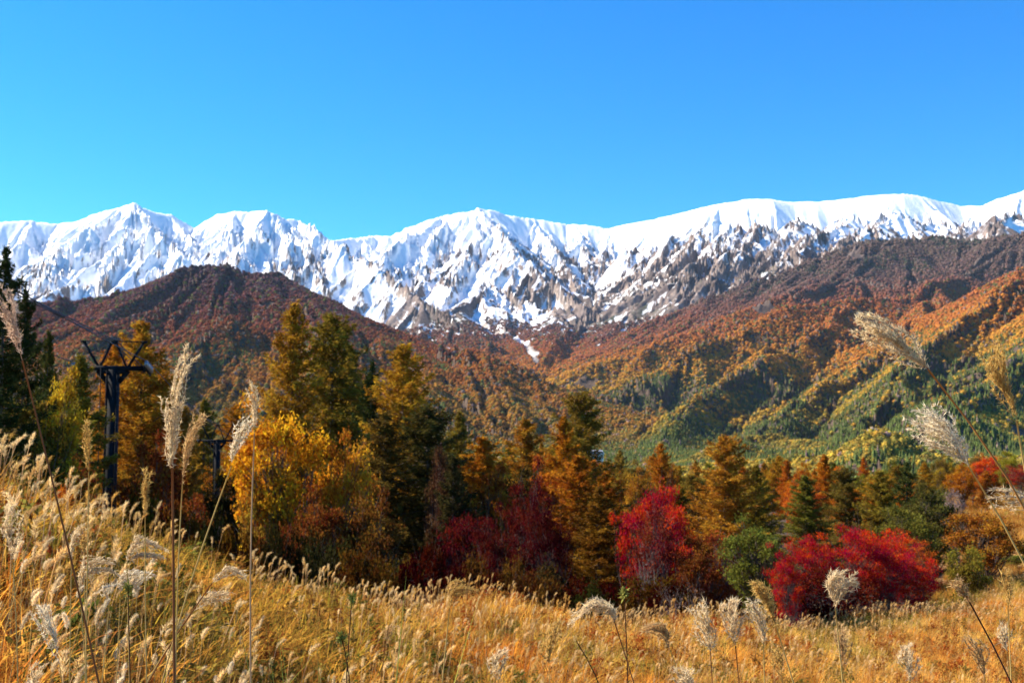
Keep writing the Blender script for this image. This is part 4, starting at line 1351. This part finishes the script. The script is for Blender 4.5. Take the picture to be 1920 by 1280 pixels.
def plume_mesh(mb, ax, W, nrac, hair, hw, r, curl=0.0, side=None, gap=0.0035, core=True):
    """racemes run up a common axis, arch outward, each set with silky spikelets"""
    n = len(ax)
    seg = np.linalg.norm(np.diff(ax, axis=0), axis=1)
    cum = np.r_[0, np.cumsum(seg)]
    L = cum[-1]
    T_ = unit(np.gradient(ax, axis=0))
    up = np.array([0, 0, 1.0])
    for i in range(nrac):
        t0 = r.uniform(0, 0.5)
        t1 = min(1.02, t0 + r.uniform(0.38, 0.80))
        Lr = L * (t1 - t0)
        s = np.linspace(0, 1, 14)
        tl = (t0 + s * (t1 - t0)) * L
        base = np.stack([np.interp(tl, cum, ax[:, k]) for k in range(3)], -1)
        tan = np.stack([np.interp(tl, cum, T_[:, k]) for k in range(3)], -1)
        rad = unit(np.cross(tan[0], r.normal(size=3)))
        w_ = W / 2 * r.uniform(0.1, 1.15)
        off = rad * (w_ * np.sin(np.clip(s * 1.9, 0, 1.75)))[:, None]
        drop = curl * Lr * s ** 2.6
        sd = np.zeros(3) if side is None else side
        pts = base + off + sd * drop[:, None] * 0.8 - up * drop[:, None] * 0.55 + np.cumsum(r.normal(0, 0.0022 * L / 0.25, (14, 3)), axis=0)
        mb.tube(pts, hw * 0.55, 3, 0.12, 0, cap=False)
        m_ = max(6, int(Lr / gap))
        u = r.uniform(0.05, 1.0, m_)
        c = np.stack([np.interp(u, s, pts[:, k]) for k in range(3)], -1)
        dtn = unit(np.gradient(pts, axis=0))
        dv = np.stack([np.interp(u, s, dtn[:, k]) for k in range(3)], -1)
        for h in range(3):
            dr = unit(dv * 0.9 + r.normal(0, 0.55, (m_, 3)))
            sw = unit(np.cross(dr, r.normal(size=(m_, 3)))) * hw * 0.5
            hh = hair * r.uniform(0.5, 1.2, m_)[:, None]
            mb.polys(np.stack([c - sw, c + sw, c + dr * hh], 1), np.clip(r.normal(0.6, 0.2, m_), 0, 1))
        if core:
            dr = unit(dv + r.normal(0, 0.4, (m_, 3)))
            sw = unit(np.cross(dr, r.normal(size=(m_, 3)))) * hw * 1.0
            hh = hair * 0.45
            mb.polys(np.stack([c, c + dr * hh * 0.5 + sw, c + dr * hh, c + dr * hh * 0.5 - sw], 1), np.clip(r.normal(0.2, 0.12, m_), 0, 1))

CREAM, WHITE, TAN, GOLDP, PINKP = (0.82, 0.65, 0.39), (0.86, 0.74, 0.52), (0.62, 0.41, 0.18), (0.66, 0.43, 0.13), (0.72, 0.52, 0.36)
STEMB, STEMG, STEMP = (0.20, 0.085, 0.035), (0.52, 0.36, 0.12), (0.46, 0.30, 0.16)
def stalk(plumes, stem, d, colr, stemc, label, r_stem=2.2, nrac=20, curl=0.1, dirn=1, leaf=None, fine=1.0, d2=None, group=None):
    """plumes: list of (list of photo points base->tip, width px); stem: photo points from the first plume's base down"""
    px_m = d / F
    d2 = d if d2 is None else d2
    sp = [P(x, y, d + (d2 - d) * i / max(1, len(stem) - 1)) for i, (x, y) in enumerate(stem)]
    # carry the stem on down to the ground
    v = sp[-1] - sp[-2]
    v = v / abs(v[2]) if v[2] < 0 else np.array([0, 0, -1.0])
    v[:2] = np.clip(v[:2], -0.35, 0.35)
    p = sp[-1].copy()
    for _ in range(80):
        g = float(ground(p[0], p[1]))
        if p[2] <= g:
            break
        p = p + v * min(0.1, p[2] - g + 0.005)
    foot = np.array([p[0], p[1], float(ground(p[0], p[1])) - 0.02])
    root = empty('pampas_stalk', foot)
    loc = lambda a: np.asarray(a, float) - foot
    pts = curve_through([loc(q_) for q_ in sp] + [loc(foot)], 26)
    mb = MB()
    rs = r_stem * px_m
    mb.tube(pts, np.linspace(rs * 0.7, rs * 1.25, 26), 6, 0.5)
    for k in (7, 12, 17, 22):                             # nodes
        mb.tube(pts[k:k + 2] * 1.0, rs * 1.35, 6, 0.25)
    st = mb.build('stem', M_STEM, root, smooth=True)
    st.color = (*stemc, 1)
    for ppts, wpx in plumes:
        mb = MB()
        ax = curve_through([loc(P(x, y, d)) for x, y in ppts], 18)
        left_ = stem[0][0] < 900
        plume_mesh(mb, ax, wpx * px_m * (0.72 if left_ else 1.0), max(8, int(nrac * (0.75 if left_ else 1.15))), (9 if left_ else 12) * px_m * fine + 0.002, max((1.1 if left_ else 1.4) * px_m, 0.0007), hrng, curl * 1.3, np.array([dirn, 0.1, 0.0]), gap=4.2 * px_m)
        pl = mb.build('plume', M_PLUME, root)
        pl.color = (*colr, 1)
    nl = 2 if leaf is None else leaf
    for _ in range(nl):
        mb = MB()
        k = hrng.integers(14, 24)
        a = hrng.uniform(0, 6.28)
        dv = np.array([math.cos(a), math.sin(a), 0])
        s = np.linspace(0, 1, 9)
        l = hrng.uniform(0.25, 0.5)
        c = pts[k] + dv * (l * s * 0.55)[:, None] + np.array([0, 0, 1.0]) * (l * (0.7 * s - 0.8 * s ** 2))[:, None]
        sdv = np.array([-dv[1], dv[0], 0]) * (0.006 * (1 - s ** 2) + 0.0004)[:, None]
        mb.add(np.concatenate([c - sdv, c + sdv]), [[q_, q_ + 1, q_ + 10, q_ + 9] for q_ in range(8)], 0.5)
        lf = mb.build('leaf', M_STEM, root)
        lf.color = (*STEMB, 1)
    return tag(root, label, 'pampas grass', group)

stalk([([(42, 676), (30, 630), (18, 585), (-4, 535)], 46)], [(42, 676), (70, 780), (110, 950), (150, 1110), (187, 1285)], 1.6, PINKP, STEMB, 'long pinkish plume at the far left edge on a leaning brown stem', 2.6, 26, 0.05, -1)
stalk([([(322, 880), (322, 820), (330, 720), (343, 648)], 30), ([(324, 880), (320, 830), (316, 785), (308, 742)], 34)], [(323, 870), (325, 980), (326, 1120), (327, 1290)], 1.9, CREAM, STEMB, 'tallest double plume at left on a thick straight stem', 3.2, 20, 0.06, 1)
stalk([([(342, 912), (347, 860), (360, 805), (380, 776)], 30)], [(342, 905), (336, 980), (331, 1100), (329, 1290)], 2.0, TAN, STEMG, 'tan plume bending right beside the tallest double plume', 1.6, 20, 0.06, 1)
stalk([([(477, 812), (476, 780), (478, 745), (480, 713)], 26)], [(477, 812), (472, 920), (467, 1050), (469, 1160), (470, 1290)], 2.0, CREAM, STEMP, 'upright loose plume before the yellow tree on a thin pale stem', 2.0, 16, 0.22, -1)
stalk([([(434, 874), (440, 840), (452, 805), (466, 785)], 34)], [(434, 874), (405, 945), (372, 1040), (340, 1140), (300, 1290)], 2.1, WHITE, STEMG, 'fat white plume leaning right on a slanting yellow stem', 1.8, 22, 0.05, 1)
stalk([([(166, 890), (166, 850), (165, 815), (164, 780)], 20)], [(166, 885), (166, 960), (163, 1100), (160, 1290)], 3.0, GOLDP, STEMG, 'slim golden upright plume below the lift tower', 1.4, 12, 0.02, 1)
stalk([([(272, 972), (273, 940), (274, 905), (275, 880)], 16)], [(272, 968), (271, 1080), (273, 1180), (275, 1290)], 2.6, GOLDP, STEMG, 'short tight golden brown plume right of the lift tower foot', 1.4, 14, 0.02, 1)
stalk([([(24, 1052), (18, 1010), (12, 980), (16, 950)], 42)], [(24, 1050), (30, 1150), (34, 1290)], 4.0, CREAM, STEMG, 'bushy cream plume low at the far left edge', 1.4, 22, 0.12, 1)
stalk([([(134, 1048), (134, 1020), (135, 995), (140, 975)], 26)], [(134, 1045), (132, 1160), (130, 1290)], 4.6, CREAM, STEMG, 'pale upright plume among the left bank, above the nodding pair', 1.2, 16, 0.2, 1)
stalk([([(158, 1060), (158, 1020), (160, 990), (166, 965)], 20)], [(158, 1055), (160, 1160), (162, 1290)], 4.2, GOLDP, STEMG, 'golden orange feathery plume just right of the pale upright one', 1.2, 12, 0.1, 1)
stalk([([(150, 1106), (155, 1075), (170, 1045), (196, 1040)], 40), ([(152, 1095), (165, 1070), (185, 1062), (205, 1066)], 22)], [(150, 1104), (156, 1200), (164, 1290)], 3.6, CREAM, STEMG, 'forked cream plume on the left bank with two nodding lobes', 1.3, 18, 0.25, 1)
stalk([([(238, 1056), (246, 1028), (266, 1006), (292, 1018)], 36), ([(236, 1052), (258, 1040), (278, 1034), (292, 1036)], 14)], [(238, 1054), (240, 1150), (243, 1290)], 3.6, CREAM, STEMG, 'arched cream plume on the left bank drooping to the right', 1.3, 22, 0.32, 1)
stalk([([(226, 1108), (228, 1085), (240, 1070), (258, 1068)], 32), ([(254, 1112), (258, 1090), (268, 1072), (280, 1070)], 30)], [(226, 1106), (222, 1190), (218, 1290)], 3.8, WHITE, STEMG, 'twin rounded white plumes under the arched cream one', 1.2, 18, 0.25, 1)
stalk([([(398, 1092), (412, 1076), (430, 1064), (450, 1072)], 36)], [(398, 1092), (365, 1140), (330, 1185), (265, 1290)], 2.8, CREAM, STEMB, 'upper of two plumes nodding right on crossing slanted stems', 1.7, 22, 0.16, 1)
stalk([([(362, 1146), (380, 1126), (398, 1112), (420, 1106)], 40)], [(362, 1146), (340, 1176), (310, 1215), (262, 1290)], 3.0, CREAM, STEMG, 'lower of two plumes nodding right on crossing slanted stems', 1.5, 22, 0.12, 1)
stalk([([(112, 1250), (104, 1205), (92, 1160), (92, 1128)], 44)], [(112, 1248), (118, 1290)], 2.9, WHITE, STEMG, 'big shaggy white plume near the bottom left corner', 1.4, 24, 0.16, -1)
stalk([([(62, 1300), (62, 1270), (64, 1250), (68, 1236)], 34)], [(62, 1298), (62, 1330)], 3.0, CREAM, STEMG, 'cream plume rising from the bottom edge, left corner', 1.4, 18, 0.2, 1)
stalk([([(205, 1130), (196, 1112), (196, 1098), (206, 1092)], 36)], [(205, 1128), (200, 1200), (190, 1290)], 3.6, WHITE, STEMG, 'small round fluffy white plume between the forked and the twin plumes', 1.2, 16, 0.3, 1)
stalk([([(843, 1142), (844, 1110), (846, 1090), (858, 1082)], 24), ([(844, 1135), (852, 1112), (868, 1098), (884, 1100)], 34)], [(843, 1140), (836, 1200), (828, 1290)], 3.4, GOLDP, STEMG, 'open golden plume in the middle of the meadow crest', 1.7, 14, 0.25, 1)
stalk([([(724, 1200), (726, 1185), (730, 1175), (736, 1168)], 22)], [(724, 1196), (718, 1240), (712, 1290)], 4.0, TAN, STEMB, 'little tan plume low left of the open golden one', 1.2, 12, 0.15, 1)
stalk([([(1152, 1166), (1140, 1138), (1118, 1124), (1092, 1146)], 44)], [(1152, 1164), (1172, 1225), (1192, 1290)], 3.0, CREAM, STEMB, 'rounded cream plume nodding left in the meadow centre', 1.5, 24, 0.28, -1)
stalk([([(1256, 1218), (1246, 1190), (1234, 1172), (1216, 1172)], 34)], [(1256, 1216), (1272, 1255), (1286, 1295)], 3.6, TAN, STEMG, 'faint tan plume nodding left, right of the rounded cream one', 1.2, 16, 0.25, -1)
stalk([([(1332, 1220), (1328, 1185), (1322, 1155), (1324, 1126)], 40)], [(1332, 1216), (1335, 1255), (1337, 1300)], 3.2, CREAM, STEMB, 'feathery upright plume, leftmost of the right hand row', 1.4, 18, 0.18, -1)
stalk([([(1379, 1212), (1374, 1180), (1368, 1150), (1364, 1122)], 34)], [(1379, 1210), (1384, 1250), (1388, 1300)], 3.2, CREAM, STEMB, 'feathery upright plume, second of the right hand row', 1.4, 18, 0.16, 1)
stalk([([(1456, 1178), (1446, 1145), (1432, 1110), (1412, 1088)], 26)], [(1456, 1176), (1474, 1235), (1494, 1300)], 2.7, GOLDP, STEMG, 'long golden plume leaning left over the right hand row', 1.8, 16, 0.08, -1)
stalk([([(1431, 1208), (1430, 1175), (1424, 1145), (1416, 1118)], 34)], [(1431, 1205), (1432, 1250), (1434, 1300)], 3.2, CREAM, STEMG, 'pale plume tucked behind the long golden leaning one', 1.3, 16, 0.2, -1)
stalk([([(1566, 1140), (1562, 1108), (1560, 1080), (1570, 1062)], 34), ([(1567, 1130), (1574, 1105), (1586, 1086), (1594, 1084)], 22)], [(1566, 1138), (1572, 1200), (1582, 1300)], 3.0, CREAM, STEMG, 'upright plume standing before the largest crimson maple', 1.6, 18, 0.22, 1)
stalk([([(1580, 1250), (1580, 1222), (1578, 1200), (1576, 1178)], 32)], [(1580, 1248), (1584, 1275), (1588, 1310)], 4.2, TAN, STEMG, 'faint tan plume under the one before the crimson maple', 1.0, 14, 0.1, 1)
stalk([([(1706, 1278), (1706, 1252), (1704, 1230), (1704, 1208)], 34)], [(1706, 1276), (1707, 1310)], 4.4, CREAM, STEMG, 'faint cream plume at the bottom edge, right part of the meadow', 1.0, 14, 0.12, 1)
stalk([([(1740, 692), (1705, 660), (1660, 622), (1616, 594)], 66)], [(1740, 692), (1790, 742), (1850, 815), (1932, 930), (2010, 1090), (2050, 1300)], 1.7, CREAM, (0.36, 0.17, 0.05), 'largest plume at right, fanning left over the mountainside', 2.6, 36, 0.10, -1)
stalk([([(1816, 874), (1790, 835), (1760, 800), (1716, 776)], 72)], [(1816, 874), (1862, 940), (1925, 1026), (1985, 1150), (2010, 1300)], 1.8, WHITE, STEMG, 'thick blunt white plume below the largest one at right', 2.2, 38, 0.08, -1)
stalk([([(1906, 790), (1890, 745), (1872, 700), (1862, 645)], 34)], [(1906, 788), (1922, 850), (1945, 960), (1950, 1300)], 1.9, GOLDP, STEMG, 'slender golden plume at the right edge above the wood', 2.2, 22, 0.05, -1)
stalk([([(1985, 985), (1950, 950), (1915, 925), (1868, 905)], 44)], [(1985, 985), (2005, 1060), (2015, 1300)], 1.8, CREAM, STEMG, 'wispy white plume entering from the right edge over the brown field', 2.0, 9, 0.3, -1)
stalk([([(1818, 1130), (1808, 1112), (1800, 1096), (1794, 1080)], 26)], [(1818, 1128), (1848, 1148), (1870, 1200), (1888, 1250), (1912, 1300)], 2.3, TAN, (0.06, 0.025, 0.02), 'tan plume on a dark bowed stem at the lower right', 2.0, 14, 0.1, -1)
stalk([([(1890, 1140), (1888, 1115), (1887, 1092), (1886, 1072)], 18)], [(1890, 1138), (1893, 1200), (1897, 1300)], 2.8, GOLDP, STEMG, 'thin upright golden plume near the right edge before the round orange tree', 1.4, 12, 0.05, 1)
stalk([([(1888, 1222), (1884, 1200), (1882, 1185), (1880, 1168)], 22)], [(1888, 1220), (1892, 1260), (1896, 1300)], 3.4, CREAM, STEMG, 'small cream plume right beside the dark bowed stem', 1.1, 12, 0.1, 1)
stalk([([(1846, 1270), (1840, 1240), (1836, 1215), (1830, 1190)], 30)], [(1846, 1268), (1850, 1310)], 3.8, TAN, STEMG, 'pale tan plume at the bottom edge left of the dark bowed stem', 1.0, 14, 0.12, -1)
stalk([([(1466, 1270), (1462, 1245), (1456, 1225), (1450, 1208)], 24)], [(1466, 1268), (1470, 1310)], 3.0, GOLDP, STEMG, 'low golden plume at the bottom edge under the long leaning one', 1.3, 12, 0.1, -1)
stalk([([(1292, 1300), (1290, 1280), (1286, 1262), (1292, 1248)], 40)], [(1292, 1298), (1293, 1330)], 3.2, CREAM, STEMG, 'bushy cream plume cut by the bottom edge left of the right hand row', 1.3, 18, 0.3, -1)
stalk([([(934, 1275), (930, 1250), (926, 1230), (936, 1212)], 34)], [(934, 1274), (936, 1310)], 4.4, CREAM, STEMG, 'soft cream plume at the bottom edge, left of a thin one', 1.0, 14, 0.2, 1)
stalk([([(1030, 1250), (1030, 1215), (1032, 1190), (1034, 1165)], 26)], [(1030, 1248), (1031, 1310)], 4.4, GOLDP, STEMG, 'thin golden plume low in the meadow centre', 1.0, 12, 0.08, 1)

# tall weeds: dark stems with narrow leaves, some with a green tuft on top
def weed(pts, d, label, tuft=True, colr=(0.24, 0.22, 0.05), stemc=(0.07, 0.03, 0.02), lean_up=0.6):
    sp = [P(x, y, d) for x, y in pts]
    g = float(ground(sp[-1][0], sp[-1][1]))
    foot = np.array([sp[-1][0], sp[-1][1], g - 0.02])
    root = empty('tall_weed', foot)
    loc = [q_ - foot for q_ in sp] + [np.zeros(3)]
    c = curve_through(loc, 40)
    mb = MB()
    mb.tube(c, np.linspace(1.0, 1.8, 40) * d / F, 5, 0.4)
    s_ = mb.build('stem', M_STEM, root)
    s_.color = (*stemc, 1)
    mb = MB()
    r = hrng
    n = 150
    u = r.uniform(0.0, 0.75, n)
    p = np.stack([np.interp(u, np.linspace(0, 1, 40), c[:, k]) for k in range(3)], -1)
    dr = unit(r.normal(size=(n, 3)) * np.array([1, 1, 0.3]) + np.array([0, 0, lean_up]))
    L = 14 * d / F * r.uniform(0.5, 1.3, n)[:, None]
    sw = unit(np.cross(dr, r.normal(size=(n, 3)))) * (1.0 * d / F)
    mb.polys(np.stack([p, p + dr * L * 0.5 + sw, p + dr * L, p + dr * L * 0.5 - sw], 1), r.uniform(0, 0.5, n))
    if tuft:
        n = 70
        dr = unit(r.normal(size=(n, 3)) + np.array([0, 0, 0.7]))
        p = np.repeat(c[:1], n, 0) - np.array([0, 0, 1]) * r.uniform(0, 14 * d / F, n)[:, None]
        L = 13 * d / F * r.uniform(0.6, 1.2, n)[:, None]
        sw = unit(np.cross(dr, r.normal(size=(n, 3)))) * (1.6 * d / F)
        mb.polys(np.stack([p, p + dr * L * 0.5 + sw, p + dr * L, p + dr * L * 0.5 - sw], 1), r.uniform(0.5, 1, n))
    f_ = mb.build('leaf', M_STEM, root)
    f_.color = (*colr, 1)
    return tag(root, label, 'weed')
weed([(240, 1098), (241, 1160), (243, 1230), (246, 1290)], 3.0, 'dark stemmed weed with a green tuft between the left plumes')
weed([(1170, 1106), (1173, 1160), (1176, 1220), (1178, 1290)], 3.2, 'dark stemmed weed with a green tuft right of the meadow centre')
weed([(660, 1118), (656, 1180), (650, 1240), (648, 1290)], 3.2, 'green leaved weed left of the open golden plume', True, (0.20, 0.19, 0.04))
weed([(1080, 1200), (1100, 1228), (1122, 1258), (1142, 1290)], 3.0, 'slanting dark weed stalk below the rounded cream plume', False, (0.14, 0.14, 0.03), (0.05, 0.04, 0.02))
weed([(640, 1190), (650, 1230), (664, 1290)], 2.8, 'short green weed at the bottom edge left of centre', True, (0.17, 0.18, 0.04))
# a tussock of long green yellow blades at the bottom left corner
for (tx, ty, td, lab) in ((120, 1300, 2.9, 'spiky yellow green grass tussock at the bottom left corner'), (655, 1310, 3.0, 'small yellow green tussock at the bottom edge left of centre')):
    p = P(tx, ty, td)
    g = float(ground(p[0], p[1]))
    mb = MB()
    r = np.random.default_rng(int(tx))
    blade(mb, r, 70, p[2] - g + 0.14, 0.55, 0.004, 1.1)
    o = mb.build('grass_tussock', M_STEM)
    o.location = (p[0], p[1], g)
    o.color = (0.34, 0.34, 0.06, 1)
    tag(o, lab, 'grass tussock')

# the nearest field plumes: the ones that show largest stand as objects of their own
srcs = []
M_FIELDP = M_PLUME
for k in range(4):
    r = np.random.default_rng(300 + k)
    ps, pp = MB(), MB()
    s = np.linspace(0, 1, 8)
    st = np.stack([0.06 * s ** 2, 0 * s, 1.3 * s], -1)
    ps.tube(st, np.linspace(0.0045, 0.003, 8), 4, 0.4)
    blade(ps, r, 3, 0.8, 0.8, 0.006)
    plume_tuft(pp, r, st[-1] - np.array([0, 0, 0.02]), r.uniform(0.13, 0.19), r.uniform(0.2, 0.9), r.uniform(0.014, 0.024), 480, 0.030, 0.0018)
    srcs.append((ps.build('stem', M_STEM, link=False), pp.build('plume', M_PLUME, link=False)))
n = 0
while n < 250:
    px = grng.uniform(-20, 1940)
    rr_ = grng.uniform(5.5, 12) * np.interp(px, [0, 600, 1200, 1900], [1.0, 1.2, 1.7, 2.4])
    th1_ = math.atan((px - 960) / F)
    x, y = rr_ * math.sin(th1_), rr_ * math.cos(th1_)
    if grng.uniform() > np.interp(px, [0, 700, 1900], [1.0, 0.55, 0.35]):
        continue
    g = float(ground(x, y))
    s = grng.uniform(0.55, 0.85)
    root = empty('pampas_stalk', (x, y, g - 0.02), grng.normal(0, 0.8))
    root.rotation_euler[1] = 0.08 + grng.normal(0, 0.09)
    root.scale = (s, s, s)
    a, b = srcs[n % 4]
    tone_ = grng.uniform(0.75, 1.1)
    for src, cc_ in ((a, STEMG), (b, tuple(q_ * tone_ for q_ in [CREAM, WHITE, TAN, CREAM][n % 4]))):
        c = src.copy()
        c.name = src.name.split('.')[0]
        c.parent = root
        c.color = (*cc_, 1)
        C.objects.link(c)
    left = px < 760
    tag(root, 'small cream plume in the near thick of the meadow, left half' if left else 'small cream plume in the near thick of the meadow, right half', 'pampas grass',
        'near small plumes, left half' if left else 'near small plumes, right half')
    n += 1

# ------------------------------------------------------------------ the air between: an even thin haze
mb = MB()
mb.box((0, 5600, 690), (16000, 12400, 1720))
m, t = new_mat('haze_air')
pv = N(t, 'ShaderNodeVolumePrincipled')
pv.inputs['Color'].default_value = (0.62, 0.78, 1.0, 1)
pv.inputs['Density'].default_value = 1.0e-5
t.links.new(pv.outputs[0], N(t, 'ShaderNodeOutputMaterial').inputs['Volume'])
o = mb.build('haze', m)
tag(o, None, None, kind='stuff')
